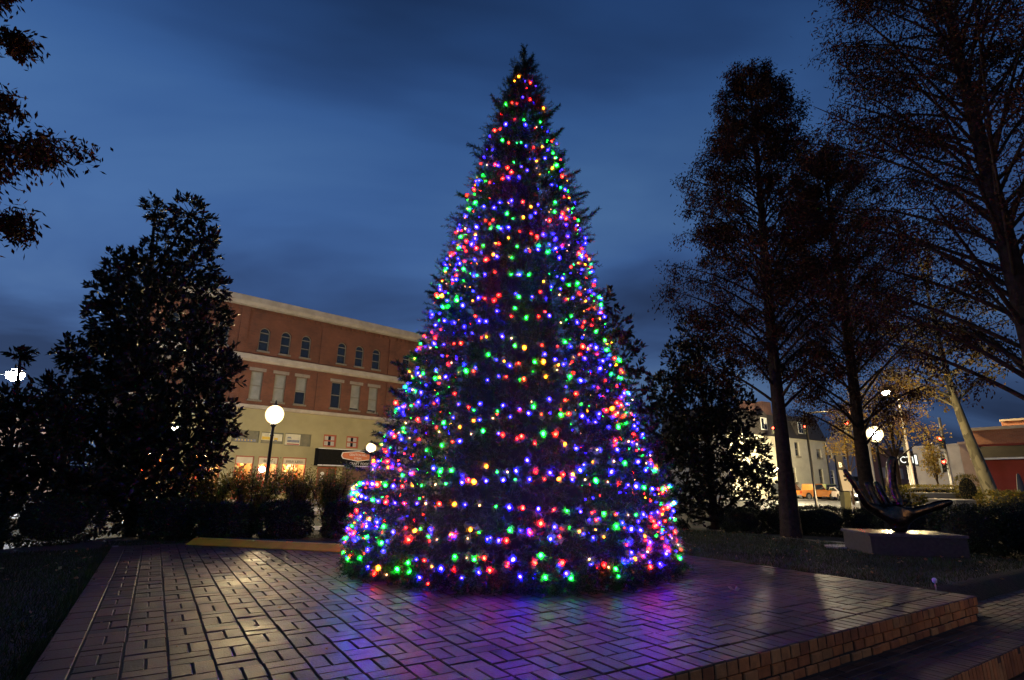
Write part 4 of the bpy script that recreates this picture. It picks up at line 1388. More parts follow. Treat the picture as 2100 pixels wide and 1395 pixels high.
# picture panels over the shops
M_pan = mat('dull green panel', (0.16, 0.14, 0.08), (0.10, 0.09, 0.055), rough=0.4, scale=2.5)
M_pan2 = mat('pale picture paper', (0.66, 0.60, 0.40), (0.5, 0.46, 0.32), rough=0.5, scale=3)
M_yelp = mat('yellow picture', (0.72, 0.48, 0.04), (0.6, 0.38, 0.03), rough=0.5, scale=5)
M_bluep = mat('blue grey picture', (0.20, 0.22, 0.26), (0.12, 0.13, 0.17), rough=0.5, scale=7)
M_redp = mat('red picture strip', (0.40, 0.06, 0.06), rough=0.5)
for i, (a, b, c, d) in enumerate(panels):
    l_ = MB()
    l_.box(a, b, 0.06, 0.12, c, d)
    pn = obj('picture_panel', l_, M_pan, LB, True)
    l_ = MB()
    if i == 0:
        l_.box(a + 0.25, b - 0.15, 0.045, 0.058, c + 0.06, c + 0.22, 2)
        for q in np.arange(a + 0.3, b - 0.3, 0.2):
            l_.ball((q, 0.045, c + 0.14), (0.05, 0.01, 0.05), 8, 5, 1)
        l_.prism([(a + 0.3, 0.058, c + 0.5), (a + 0.9, 0.058, c + 0.40), (a + 0.9, 0.058, c + 0.44), (a + 0.3, 0.058, c + 0.56)], (0, -0.012, 0), 1)
    elif i == 1:
        l_.box(a + 0.04, a + 0.68, 0.045, 0.058, c + 0.22, d - 0.06, 0)
        l_.box(a + 0.08, a + 0.64, 0.036, 0.043, c + 0.26, c + 0.46, 1)
        l_.box(a + 0.74, b - 0.06, 0.045, 0.058, c + 0.2, d - 0.1, 0)
        l_.box(a + 0.9, b - 0.35, 0.036, 0.043, c + 0.22, c + 0.42, 1)
        for q in (a + 0.98, b - 0.45):
            l_.ball((q, 0.036, c + 0.22), (0.07, 0.012, 0.07), 10, 6, 2)
    else:
        l_.box(a + 0.05, b - 0.75, 0.045, 0.058, c + 0.06, d - 0.06, 0)
        l_.box(a + 0.2, b - 0.8, 0.036, 0.043, c + 0.24, c + 0.42, 2)
        l_.prism([(a + 0.15, 0.043, c + 0.5), (a + 0.5, 0.043, c + 0.5), (a + 0.42, 0.043, c + 0.62), (a + 0.23, 0.043, c + 0.62)], (0, -0.007, 0), 2)
        l_.box(a + 0.2, b - 0.8, 0.036, 0.043, c + 0.08, c + 0.16, 3)
    obj('picture', l_, [M_pan2, M_yelp, M_bluep, M_redp], pn, True)
# doorway under the awning
a, b, c, d = doors[0]
l_ = MB()
l_.box(a, a + 0.09, 0.02, 0.16, c, d)
l_.box(b - 0.09, b, 0.02, 0.16, c, d)
l_.box(a + 0.09, b - 0.09, 0.02, 0.16, d - 0.1, d)
l_.box(a + 0.80, a + 0.86, 0.04, 0.15, c, d - 0.1)
dr = obj('door', l_, M_redf, LB, True)
l_ = MB()
l_.box(a + 0.09, a + 0.80, 0.09, 0.14, c, d - 0.1, 0)
l_.box(a + 0.86, b - 0.09, 0.10, 0.14, c, d - 0.1, 1)
obj('door_leaf', l_, [M_wood, mat('dark wood', (0.09, 0.045, 0.022), rough=0.5, scale=3)], dr, True)
l_ = MB()
for zz, rr in ((1.86, 0.15), (1.6, 0.13), (1.44, 0.16)):
    l_.ball((a + 0.45, 0.075, zz), (rr, 0.012, rr * 0.8), 14, 8)
obj('door_sign', l_, M_white, dr, True)
l_ = MB()
l_.tube([(a + 0.95, 0.04, 0.95), (a + 0.95, 0.02, 1.05), (a + 0.95, 0.04, 1.15)], 0.015, 6)
obj('handle', l_, M_steel, dr, True)
a, b, c, d = doors[1]
l_ = MB()
l_.box(a, b, 0.05, 0.1, c, d)
obj('wood_panelling', l_, mat('reddish panelling', (0.16, 0.07, 0.04), (0.10, 0.045, 0.03), rough=0.55, scale=4), LB, True)
# awning
l_ = MB()
l_.prism([(7.25, -0.035, 2.42), (7.25, -0.75, 2.42), (7.25, -0.75, 3.55), (7.25, -0.60, 3.62), (7.25, -0.035, 3.66)], (6.6, 0, 0))
aw = obj('awning', l_, M_awn, LB, True)
l_ = MB()
l_.box(7.24, 13.86, -0.775, -0.752, 2.40, 2.475)
l_.box(7.24, 13.86, -0.80, -0.60, 3.60, 3.65)
obj('awning_trim', l_, M_white, aw, True)
l_ = MB()
hexo = [(8.95, 3.16), (9.05, 3.42), (10.3, 3.56), (11.55, 3.42), (11.65, 3.16), (11.5, 2.96), (10.3, 2.78), (9.1, 2.96)]
l_.prism([(x, -0.753, z) for x, z in hexo], (0, -0.03, 0))
hx = obj('shop_sign', l_, M_white, aw, True)
l_ = MB()
l_.prism([(10.3 + (x - 10.3) * 0.95, -0.785, 3.17 + (z - 3.17) * 0.84) for x, z in hexo], (0, -0.012, 0), 0)
text_mb(l_, 'GRAFTON HILL', 0.26, (10.3, -0.80, 3.18), (1, 0, 0), (0, 0, 1), 1, align='CENTER', squeeze=0.8)
text_mb(l_, 'STEAK', 0.22, (10.3, -0.80, 2.94), (1, 0, 0), (0, 0, 1), 1, align='CENTER')
text_mb(l_, 'CRAFT FOOD', 0.27, (9.65, -0.762, 2.53), (1, 0, 0), (0, 0, 1), 1)
obj('sign_face', l_, [mat('orange sign face', (0.62, 0.17, 0.06), (0.5, 0.13, 0.05), rough=0.5, scale=4), M_white], hx, True)

# low building glimpsed at the far left
FL = thing('low_building', 'low pinkish building glimpsed under the white street light at the left edge', 'building', (-30.0, 27.5, 0), R_(38))
mb = MB()
facade(mb, -7, 6.0, -0.1, 4.4, [(-4, -2.6, 1, 3), (0.5, 1.9, 1, 3), (3.2, 4.4, 1, 3)])
mb.add([(6.0, 0, -0.1), (6.0, 8, -0.1), (6.0, 8, 4.4), (6.0, 0, 4.4)], [(0, 1, 2, 3)])
mb.add([(-7, 0, -0.1), (-7, 8, -0.1), (-7, 8, 4.4), (-7, 0, 4.4)], [(0, 3, 2, 1)])
obj('wall', mb, mat('pink render', (0.42, 0.27, 0.20), (0.35, 0.22, 0.16), rough=0.85, scale=1), FL, True)
mb = MB()
mb.box(-7.2, 6.2, -0.2, 8.2, 4.402, 4.7)
obj('roof', mb, M_stone, FL, True)
for q in ((-4, -2.6, 1, 3), (0.5, 1.9, 1, 3), (3.2, 4.4, 1, 3)):
    sash_window(FL, *q, 0.12, M_white, blind=0.3)

RZ_ = math.atan2(RD[1], RD[0])
M_whb = mat('white painted brick', (0.62, 0.58, 0.45), (0.50, 0.46, 0.35), rough=0.8, scale=1.0, bump=0.3, bscale=25)
M_blu = mat('blue light tinted brick', (0.22, 0.25, 0.36), (0.16, 0.18, 0.28), rough=0.8, scale=1.2, bump=0.3, bscale=25)  # blue light falling on this wall is put into its base colour
WB = thing('white_house', 'white two-storey building with dark mansard roof and dormers behind the parked cars', 'building', (RB[0], RB[1], 0), RZ_)
wh = [(1.35, 2.25, 5.0, 6.55), (5.2, 6.2, 5.0, 6.65), (8.85, 9.75, 4.9, 6.6), (13.6, 14.6, 4.85, 5.95), (1.4, 2.3, 1.7, 3.6), (7.45, 8.4, 1.9, 3.55), (13.5, 14.4, 1.75, 3.55)]
mb = MB()
facade(mb, -4, 15.85, -0.1, 7.0, wh)
mb.add([(-4, 0, -0.1), (-4, 9, -0.1), (-4, 9, 7), (-4, 0, 7)], [(0, 3, 2, 1)])
mb.add([(15.85, 0, -0.1), (15.85, 9, -0.1), (15.85, 9, 7), (15.85, 0, 7)], [(0, 1, 2, 3)])
obj('wall', mb, M_whb, WB, True)
mb = MB()
mb.prism([(-4.2, -0.25, 7.002), (-4.2, 0.9, 9.9), (-4.2, 8.2, 9.9), (-4.2, 9.2, 7.002)], (20.2, 0, 0))
rf = obj('roof', mb, M_roof, WB, True)
mb = MB()
mb.box(1.2, 3.0, 0.8, 2.0, 9.4, 11.0)
mb.box(4.4, 6.2, 0.8, 2.0, 9.4, 11.2)
obj('chimney', mb, brick_mat('chimney brick', (0.16, 0.07, 0.05), (0.12, 0.05, 0.04), (0.1, 0.08, 0.07)), rf, True)
for u in (2.0, 9.6):
    mb = MB()
    mb.box(u - 0.15, u + 1.35, -0.25, 1.2, 7.45, 9.15)
    mb.prism([(u - 0.3, -0.35, 9.16), (u + 0.6, -0.35, 9.75), (u + 1.5, -0.35, 9.16)], (0, 1.9, 0))
    dm = obj('dormer', mb, M_roof, WB, True)
    g_ = MB()
    g_.box(u, u + 1.2, -0.29, -0.255, 7.6, 9.0, 0)
    g_.box(u + 0.1, u + 0.57, -0.305, -0.292, 7.7, 8.9, 1)
    g_.box(u + 0.63, u + 1.1, -0.305, -0.292, 7.7, 8.25, 1)
    obj('dormer_window', g_, [M_white, M_glass], dm, True)
for i, q in enumerate(wh):
    sash_window(WB, *q, 0.14, M_white if i in (4,) else M_frame, blind=0.35 * (i % 2), fw=0.08, sill=True)
mb = MB()
mb.tube([(15.7, -0.08, 0), (15.7, -0.08, 3.4), (15.7, -0.08, 6.8)], 0.06, 6)
mb.tube([(5.0, -0.08, 0), (5.0, -0.08, 3.4), (5.0, -0.08, 6.8)], 0.06, 6)
obj('downpipe', mb, M_black, WB, True)
mb = MB()
mb.box(4.0, 4.35, -0.30, -0.05, 3.25, 3.6)
wl = obj('wall_lamp', mb, M_black, WB, True)
mb = MB()
mb.ball((4.18, -0.36, 3.3), (0.13, 0.1, 0.14), 10, 6)
obj('lamp_glass', mb, emit('wall lamp glow', (1.0, 0.86, 0.5), 900.0), wl, True)

BB = thing('blue_lit_shop', 'narrow shop with blue light painted into its walls, between the white house and the long brick office', 'building', (RB[0] + RD[0] * 15.9, RB[1] + RD[1] * 15.9, 0), RZ_)
bh = [(0.5, 1.5, 4.9, 6.0), (4.2, 5.2, 4.9, 6.0), (0.35, 1.3, 1.65, 3.5)]
mb = MB()
facade(mb, 0, 6.9, -0.1, 7.3, bh + [(3.2, 6.2, 0.2, 2.4)])
mb.add([(6.9, 0, -0.1), (6.9, 9, -0.1), (6.9, 9, 7.3), (6.9, 0, 7.3)], [(0, 1, 2, 3)])
mb.box(-0.0, 6.9, 0.003, 9, 7.3, 7.36)
obj('wall', mb, M_blu, BB, True)
for q in bh:
    sash_window(BB, *q, 0.14, M_white, blind=0.3, fw=0.09)
sash_window(BB, 3.2, 6.2, 0.2, 2.4, 0.14, M_redf, fw=0.1)
mb = MB()
mb.prism([(3.0, -0.003, 2.8), (3.0, -1.3, 2.35), (3.0, -1.3, 2.2), (3.0, -0.003, 2.2)], (4.4, 0, 0))
obj('awning', mb, M_awn, BB, True)

M_brickR = brick_mat('office brick', (0.27, 0.10, 0.06), (0.21, 0.075, 0.045), (0.2, 0.13, 0.1), stain=0.2)
OB = thing('brick_office', 'long flat-roofed red brick office with a row of dark windows and pale shutters', 'building', (RB[0] + RD[0] * 22.9, RB[1] + RD[1] * 22.9, 0), RZ_)
oh = [(q, q + 0.95, 2.7, 4.15) for q in np.arange(6.2, 25, 2.75)]
mb = MB()
facade(mb, 0, 36, -0.1, 6.7, oh)
mb.add([(36, 0, -0.1), (36, 12, -0.1), (36, 12, 6.7), (36, 0, 6.7)], [(0, 1, 2, 3)])
mb.box(0, 36, 0.003, 12, 6.7, 6.78)
obj('wall', mb, M_brickR, OB, True)
mb = MB()
mb.box(-0.05, 36.1, -0.12, 0.0, 6.55, 6.86)
obj('coping', mb, mat('brown coping', (0.12, 0.07, 0.055), rough=0.7), OB, True)
for q in oh:
    w = sash_window(OB, *q, 0.12, M_frame, fw=0.05)
    s_ = MB()
    s_.box(q[1] + 0.05, q[1] + 0.85, -0.05, -0.003, 2.7, 4.15)
    obj('shutter', s_, mat('pale shutter', (0.5, 0.4, 0.34), (0.4, 0.32, 0.27), rough=0.7), w, True)

GB = thing('grey_warehouse', 'dim grey building behind the red traffic light', 'building', (45.2, 48.2, 0), R_(15))
mb = MB()
facade(mb, -2, 12, -0.1, 5.3, [(0.5, 1.6, 2.2, 3.6), (3.5, 4.6, 2.2, 3.6), (6.5, 7.6, 2.2, 3.6)])
mb.add([(-2, 0, -0.1), (-2, 8, -0.1), (-2, 8, 5.3), (-2, 0, 5.3)], [(0, 3, 2, 1)])
mb.box(-2.1, 12.1, -0.1, 8, 5.3, 5.5)
obj('wall', mb, mat('grey render', (0.20, 0.18, 0.19), (0.15, 0.135, 0.14), rough=0.85, scale=1), GB, True)
for q in ((0.5, 1.6, 2.2, 3.6), (3.5, 4.6, 2.2, 3.6), (6.5, 7.6, 2.2, 3.6)):
    sash_window(GB, *q, 0.12, M_frame)

# red walled building at the right edge, seen along its front
M_redw = mat('red painted wall', (0.26, 0.022, 0.014), (0.20, 0.016, 0.010), rough=0.7, scale=1.2, bump=0.1)
M_brickE = brick_mat('parapet brick', (0.36, 0.13, 0.055), (0.26, 0.085, 0.04), (0.30, 0.2, 0.13), stain=0.25)
RW = thing('red_building', 'red-walled corner building with a brick parapet and a long black awning', 'building', (27.9, 33.0, 0), math.atan2(-0.8406, 0.5417))
mb = MB()
mb.box(0.35, 18, 0.0, 10, -0.1, 3.9)
obj('wall', mb, M_redw, RW, True)
mb = MB()
mb.box(0.35, 18, -0.03, 10, 3.9, 4.72)
mb.box(1.5, 18, 1.4, 10, 4.72, 5.3)
obj('parapet', mb, M_brickE, RW, True)
mb = MB()
mb.box(0.30, 18.1, -0.12, 0.35, 4.723, 4.90)
mb.box(1.45, 18.1, 1.3, 1.7, 5.303, 5.42)
obj('coping', mb, M_stone, RW, True)
mb = MB()
mb.box(-0.35, 0.347, -0.1, 10, -0.1, 3.95)
mb.box(-0.40, 0.347, -0.14, 10, 3.95, 4.1)
obj('corner_pier', mb, mat('pinkish stone', (0.40, 0.30, 0.25), (0.3, 0.22, 0.18), rough=0.8, scale=1.5, bump=0.2), RW, True)
mb = MB()
mb.prism([(0.4, -0.033, 3.78), (0.4, -1.1, 3.05), (0.4, -1.1, 2.98), (0.4, -0.033, 2.98)], (17.5, 0, 0))
aw = obj('awning', mb, M_awn, RW, True)
mb = MB()
mb.box(0.38, 17.95, -1.13, -1.103, 2.96, 3.06)
obj('awning_trim', mb, M_white, aw, True)

# ------------------------------------------------------------------ grey planter walls
M_grey = mat('grey painted metal', (0.16, 0.16, 0.155), (0.12, 0.12, 0.12), rough=0.5, scale=2)
for (x0, x1, y0, y1, zt, lab) in ((20.0, 22.9, 27.6, 30.6, 1.04, 'tall grey panelled planter wall holding the clipped hedge'), (20.3, 23.2, 25.2, 27.4, 0.76, 'lower grey panelled planter in front of the arborvitae')):
    t = thing('planter_box', lab, 'planter', ((x0 + x1) / 2, y0, -0.06))
    mb = MB()
    mb.box(x0, x1, y0, y1, -0.06, zt)
    obj('body', mb, M_grey, t)
    mb = MB()
    mb.box(x0 - 0.05, x1 + 0.05, y0 - 0.05, y1 + 0.05, zt + 0.002, zt + 0.06)
    obj('rim', mb, mat('grey rim', (0.28, 0.28, 0.27), rough=0.5), t)
    mb = MB()
    for q in np.arange(x0, x1 - 0.6, 1.2):
        mb.box(q + 0.06, q + 0.12, y0 - 0.03, y0 - 0.002, 0.0, zt - 0.1)
        mb.box(q + 1.08, q + 1.14, y0 - 0.03, y0 - 0.002, 0.0, zt - 0.1)
        mb.box(q + 0.121, q + 1.079, y0 - 0.03, y0 - 0.002, zt - 0.16, zt - 0.1)
    obj('panel_frame', mb, M_grey, t)

# ------------------------------------------------------------------ bronze hand and plinth
M_granite = mat('grey granite', (0.045, 0.040, 0.037), (0.024, 0.022, 0.021), rough=0.55, spec=0.25, scale=18, bump=0.1)
FLc, FRc, DEP = np.array([5.95, 9.30]), np.array([7.28, 8.97]), np.array([0.13, 0.95])
mb = MB()
gz = 0.10
foot = [FLc, FRc, FRc + DEP, FLc + DEP]
mb.prism([(*q, gz) for q in foot], (0, 0, 0.40))
pl = thing('plinth', 'low grey granite plinth under the bronze hand', 'plinth', (6.65, 9.55, gz))
obj('block', mb, M_granite, pl)
mb = MB()
cen = sum(foot) / 4
mb.prism([(*(cen + (q - cen) * 1.035), gz + 0.402) for q in foot], (0, 0, 0.045))
obj('slab_top', mb, mat('polished granite top', (0.10, 0.09, 0.085), (0.05, 0.046, 0.042), rough=0.2, scale=20), pl)

SO = np.array([6.62, 9.50, gz + 0.447])
ex, ey = np.array([0.97, -0.23, 0]), np.array([0.23, 0.97, 0])
px = 0.0090


def hp(ix, iy, dy=0.0):
    return SO + ex * ((ix - 1868) * px) + ey * dy + Z3 * ((1105 - iy) * px)


chains = [
    [(1866, 1108, 0, .17), (1866, 1092, 0, .165), (1866, 1078, 0, .20)],
    [(1866, 1078, 0, .20), (1838, 1068, .02, .15), (1818, 1058, 0, .10), (1808, 1036, -.02, .075), (1797, 1012, -.02, .068), (1786, 990, 0, .050)],
    [(1866, 1078, 0, .20), (1842, 1058, .16, .105), (1836, 1036, .20, .082), (1830, 1013, .22, .07)],
    [(1866, 1078, 0, .20), (1860, 1056, .20, .105), (1855, 1034, .25, .085), (1849, 1012, .28, .07)],
    [(1866, 1078, 0, .20), (1872, 1050, .05, .12), (1867, 1018, .05, .105), (1870, 990, .04, .105), (1877, 964, .02, .085)],
    [(1866, 1078, 0, .20), (1892, 1070, -.02, .14), (1915, 1062, -.05, .10), (1936, 1054, -.07, .10), (1958, 1047, -.08, .055)],
]
vs, es, rs, idx = [], [], [], {}
for ch in chains:
    prev = None
    for x, y, dy, r in ch:
        if (x, y) not in idx:
            idx[x, y] = len(vs)
            vs.append(tuple(hp(x, y, dy) - SO))
            rs.append(r)
        if prev is not None and (prev, idx[x, y]) not in es:
            es.append((prev, idx[x, y]))
        prev = idx[x, y]
me = bpy.data.meshes.new('hand')
me.from_pydata(vs, es, [])
ho = bpy.data.objects.new('hand_sculpture', me)
COL.objects.link(ho)
ho.location = tuple(SO)
sk = ho.modifiers.new('skin', 'SKIN')
sk.use_smooth_shade = True
for i, r in enumerate(rs):
    sv = me.skin_vertices[0].data[i]
    sv.radius = (r * 0.78, r * 0.78)
    sv.use_root = i == 0
ss = ho.modifiers.new('smooth', 'SUBSURF')
ss.levels = ss.render_levels = 2
dg = bpy.context.evaluated_depsgraph_get()
dg.update()
me2 = bpy.data.meshes.new_from_object(ho.evaluated_get(dg))
ho.modifiers.clear()
ho.data = me2
for p_ in me2.polygons:
    p_.use_smooth = True
me2.materials.clear()
me2.materials.append(mat('dark polished bronze', (0.10, 0.066, 0.048), (0.035, 0.024, 0.018), rough=0.24, metal=1.0, scale=9, bump=0.35, bscale=16, rrange=0.12))
tag(ho, 'dark bronze sculpture of an open upturned hand on a granite plinth', 'sculpture')

# ------------------------------------------------------------------ small things on and round the platform
cr = thing('cable_ramp', 'long yellow cable ramp lying along the back edge of the brick platform', 'cable ramp', (-3.9, 8.8, TOP))
p0, p1 = np.array([-5.20, 9.12, TOP + 0.004]), np.array([-2.35, 8.36, TOP + 0.004])
dv = (p1 - p0) / np.linalg.norm(p1 - p0)
bk = np.array([-dv[1], dv[0], 0.0])
mb = MB()
L = np.linalg.norm(p1 - p0)
k = 5
for i in range(k):
    q = p0 + dv * (L * i / k + 0.004)
    mb.prism([q, q + Z3 * 0.012, q + bk * 0.15 + Z3 * 0.085, q + bk * 0.27 + Z3 * 0.088, q + bk * 0.27], dv * (L / k - 0.008))
obj('yellow_lid', mb, mat('yellow plastic', (0.75, 0.42, 0.02), (0.6, 0.32, 0.015), rough=0.45, scale=5), cr)
mb = MB()
for i in range(k):
    q = p0 + dv * (L * i / k + 0.004) + bk * 0.272
    mb.prism([q, q + Z3 * 0.09, q + bk * 0.05 + Z3 * 0.10, q + bk * 0.12 + Z3 * 0.06, q + bk * 0.22 + Z3 * 0.012, q + bk * 0.22], dv * (L / k - 0.01))
obj('black_base', mb, mat('wet black rubber', (0.015, 0.015, 0.016), rough=0.14, scale=14, bump=0.5, bscale=40), cr)

t = thing('lawn_light', 'small clear stake light at the right edge of the platform', 'lawn light', (4.62, 6.24, 0.2))
mb = MB()
mb.lathe([(0.0, -0.05), (0.006, 0.0), (0.006, 0.07), (0.0, 0.07)], (4.62, 6.24, 0.2), 8)
obj('stake', mb, M_steel, t)
mb = MB()
mb.lathe([(0.004, 0.07), (0.022, 0.08), (0.025, 0.11), (0.012, 0.125), (0.0, 0.126)], (4.62, 6.24, 0.2), 12)
obj('lens', mb, mat('clear plastic', (0.6, 0.62, 0.65), (0.5, 0.5, 0.55), rough=0.1), t)
mb = MB()
th = np.linspace(0, 2 * PI, 17)
mb.tube(np.stack([-6.05 + 0.035 * np.cos(th), 8.72 + 0.035 * np.sin(th), 0 * th + TOP + 0.012], -1), 0.007, 6)
tag(obj('metal_ring', mb, M_steel), 'small metal ring lying at the left back corner of the platform', 'ring')
mb = MB()
mb.leaves(np.array([[2.24, 5.74, TOP + 0.008], [2.27, 5.76, TOP + 0.009], [2.25, 5.77, TOP + 0.01]]), np.array([[1, 0.2, 0.3], [0.3, 1, 0.4], [-0.6, 0.7, 0.3]]), 0.07, 0.022, up=Z3)
tag(obj('dry_leaf', mb, mat('pale dry leaf', (0.5, 0.42, 0.3), rough=0.6)), 'pale curled dry leaf on the pavers right of the christmas tree', 'leaf')
for x, y, s, lab in ((7.24, 12.9, 0.42, 'flat pale stepping stone at the foot of the straight cypress'), (6.2, 10.45, 0.40, 'flat pale stepping stone beside the granite plinth')):
    mb = MB()
    th = np.linspace(0, 2 * PI, 12)[:-1]
    z0 = float(ground_z(x, y))
    mb.prism([(x + s * math.cos(q) * random.uniform(0.85, 1.1), y + s * 0.7 * math.sin(q) * random.uniform(0.85, 1.1), z0 - 0.05) for q in th], (0, 0, 0.08))
    tag(obj('stepping_stone', mb, M_conc), lab, 'stone')

# ------------------------------------------------------------------ signs and signals
t = thing('totem_sign', 'tapered cream banner sign with black emblem on an olive pedestal', 'sign', (15.75, 26.0, -0.06))
mb = MB()
mb.prism([(15.60, 25.9, -0.06), (15.88, 25.9, -0.06), (15.98, 25.9, 1.1), (15.68, 25.9, 1.1)], (0, 0.35, 0))
obj('pedestal', mb, mat('olive pedestal', (0.22, 0.20, 0.09), (0.17, 0.155, 0.07), rough=0.6, scale=3), t)
mb = MB()
mb.prism([(15.70, 25.88, 1.14), (16.04, 25.88, 1.14), (16.14, 25.88, 2.02), (15.62, 25.88, 2.10)], (0, 0.12, 0))
bn = obj('lit_panel', mb, emit('sign panel glow', (1.0, 0.66, 0.30), 0.75), t)
mb = MB()
for c_, r_ in (((15.82, 1.82), (0.09, 0.07)), ((15.92, 1.86), (0.05, 0.04)), ((15.80, 1.64), (0.07, 0.05)), ((15.95, 1.62), (0.04, 0.06)), ((15.88, 1.74), (0.03, 0.12))):
    mb.ball((c_[0], 25.875, c_[1]), (r_[0], 0.012, r_[1]), 10, 6)
obj('emblem', mb, M_ink, bn)
mb = MB()
mb.lathe([(0.0, 1.10), (0.17, 1.10), (0.2, 1.14), (0.0, 1.16)], (15.8, 26.05, 0), 12)
obj('cap', mb, M_black, t)

t = thing('blade_sign', 'narrow dark vertical sign with white letters beside the cream banner', 'sign', (24.1, 40.0, -0.05))
mb = MB()
mb.box(23.9, 24.4, 39.9, 40.1, 0.4, 3.6)
mb.box(24.1, 24.2, 39.95, 40.05, -0.05, 0.4)
obj('board', mb, M_black, t)
mb = MB()
text_mb(mb, 'B', 0.5, (24.15, 39.88, 2.75), (1, 0, 0), Z3, align='CENTER')
text_mb(mb, 'L', 0.5, (24.15, 39.88, 2.2), (1, 0, 0), Z3, align='CENTER')
obj('lettering', mb, M_white, t)

t = thing('vertical_sign', 'tall narrow white sign with black marks on a pole behind the second cypress trunk', 'sign', (19.8, 30.0, -0.05))
mb = MB()
mb.tube([(19.95, 30.1, -0.05), (19.98, 30.1, 2), (20.0, 30.1, 4.6)], 0.06, 8)
obj('pole', mb, M_white, t)
mb = MB()
mb.box(19.60, 19.88, 30.0, 30.06, 1.6, 3.9)
bd = obj('board', mb, M_white, t)
mb = MB()
for j in range(7):
    mb.box(19.65 + 0.1 * (j % 2), 19.73 + 0.1 * (j % 2), 29.985, 29.998, 1.75 + j * 0.3, 1.9 + j * 0.3)
obj('marks', mb, M_ink, bd)

t = thing('lit_sign', 'small black sign with glowing white letters on a grey pole before the brick office', 'sign', (32.7, 45.0, -0.05))
mb = MB()
mb.tube([(33.0, 45.15, -0.05), (33.0, 45.15, 3), (33.0, 45.15, 5.2)], 0.14, 10)
obj('pole', mb, M_steel, t)
mb = MB()
mb.box(32.1, 33.7, 44.9, 45.0, 3.15, 4.1)
bd = obj('board', mb, M_black, t)
mb = MB()
text_mb(mb, 'CTI', 0.75, (32.75, 44.88, 3.35), (1, 0, 0), Z3, align='CENTER')
mb.box(33.42, 33.6, 44.87, 44.89, 3.25, 4.0)
obj('lettering', mb, emit('sign letters glow', (0.95, 0.95, 0.85), 1.6), bd)

M_red = emit('red signal', (1.0, 0.025, 0.012), 60.0)
M_lens = mat('unlit lens', (0.05, 0.05, 0.03), rough=0.2)


def signal(label, p, s=1.0, lit=True, face=0.0):
    x, y, z = p
    t = thing('traffic_light', label, 'traffic light', (x, y, z), face, group='red traffic lights over the street')
    mb = MB()
    mb.box(-0.19 * s, 0.19 * s, 0.0, 0.22 * s, -0.85 * s, 0.25 * s)
    for q in (0, -0.32, -0.64):
        mb.prism([(0.15 * s * math.cos(w), -0.2 * s, q * s + 0.15 * s * math.sin(w)) for w in np.linspace(0.2, PI - 0.2, 7)] + [(0.13 * s * math.cos(w), -0.2 * s, q * s + 0.13 * s * math.sin(w)) for w in np.linspace(PI - 0.2, 0.2, 7)], (0, 0.2 * s, 0))
    mb.tube([(0, 0.1 * s, 0.25 * s), (0, 0.1 * s, 0.45 * s), (0, 0.1 * s, 0.7 * s)], 0.03 * s, 6)
    obj('housing', mb, M_black, t, True)
    for q, m in ((0, M_red if lit else M_lens), (-0.32, M_lens), (-0.64, M_lens)):
        mb = MB()
        mb.ball((0, -0.005, q * s), (0.12 * s, 0.03, 0.12 * s), 12, 6)
        obj('lens', mb, m, t, True)


signal('brightest red traffic light, beside the lit globe lamp', (25.11, 40.0, 6.0), 1.1)
signal('red traffic light right of the straight cypress trunk', (31.9, 58.0, 7.7), 1.0)
signal('small red traffic light just left of the straight cypress trunk', (28.4, 58.0, 7.5), 0.8)
signal('red traffic light low beside the small yellow tree', (35.85, 45.0, 3.5), 1.0)
signal('traffic light turned sideways above the small yellow tree', (36.1, 45.2, 5.4), 1.0, True, R_(-70))
t = thing('signal_pole', 'grey pole carrying the traffic lights beside the small yellow tree', 'pole', (36.6, 45.5, -0.05))
mb = MB()
mb.tube([(36.6, 45.5, -0.05), (36.6, 45.5, 3), (36.6, 45.5, 7.2)], [0.16, 0.13, 0.1], 10)
mb.tube([(36.6, 45.5, 6.1), (36.2, 45.35, 6.2), (36.1, 45.3, 6.1)], 0.05, 8)
mb.tube([(36.6, 45.5, 4.2), (36.2, 45.2, 4.3), (35.85, 45.1, 4.2)], 0.05, 8)
obj('shaft', mb, M_steel, t)
t = thing('signal_pole', 'mast pole with a long arm holding the traffic lights in front of the white house', 'pole', (22.2, 40.5, -0.05))
mb = MB()
mb.tube([(22.2, 40.2, -0.05), (22.2, 40.2, 3), (22.2, 40.2, 6.9)], [0.10, 0.085, 0.07], 10)
mb.tube([(22.2, 40.2, 6.7), (23.7, 40.15, 6.85), (25.4, 40.1, 6.75)], [0.08, 0.07, 0.05], 8)
obj('shaft', mb, M_black, t)
mb = MB()
mb.tube([(22.2, 40.2, 6.72), (27, 49, 8.25), (31.9, 58.1, 8.4), (36, 66, 8.9)], 0.02, 5)
mb.tube([(28.4, 58.1, 8.06), (30, 58.1, 8.2), (31.9, 58.1, 8.37)], 0.02, 5)
obj('span_wire', mb, M_black, t)

t = thing('patio_umbrella', 'closed dark blue patio umbrella against the red wall', 'umbrella', (24.15, 26.0, -0.06))
mb = MB()
mb.tube([(24.15, 26, -0.06), (24.15, 26, 1), (24.15, 26, 2.05)], 0.025, 8)
obj('pole', mb, M_steel, t)
mb = MB()
mb.lathe([(0.02, 2.05), (0.07, 1.95), (0.16, 1.3), (0.20, 0.9), (0.13, 0.85), (0.0, 0.85)], (24.15, 26, 0), 10)
obj('canopy', mb, mat('navy canvas', (0.03, 0.035, 0.06), (0.02, 0.025, 0.045), rough=0.8), t)

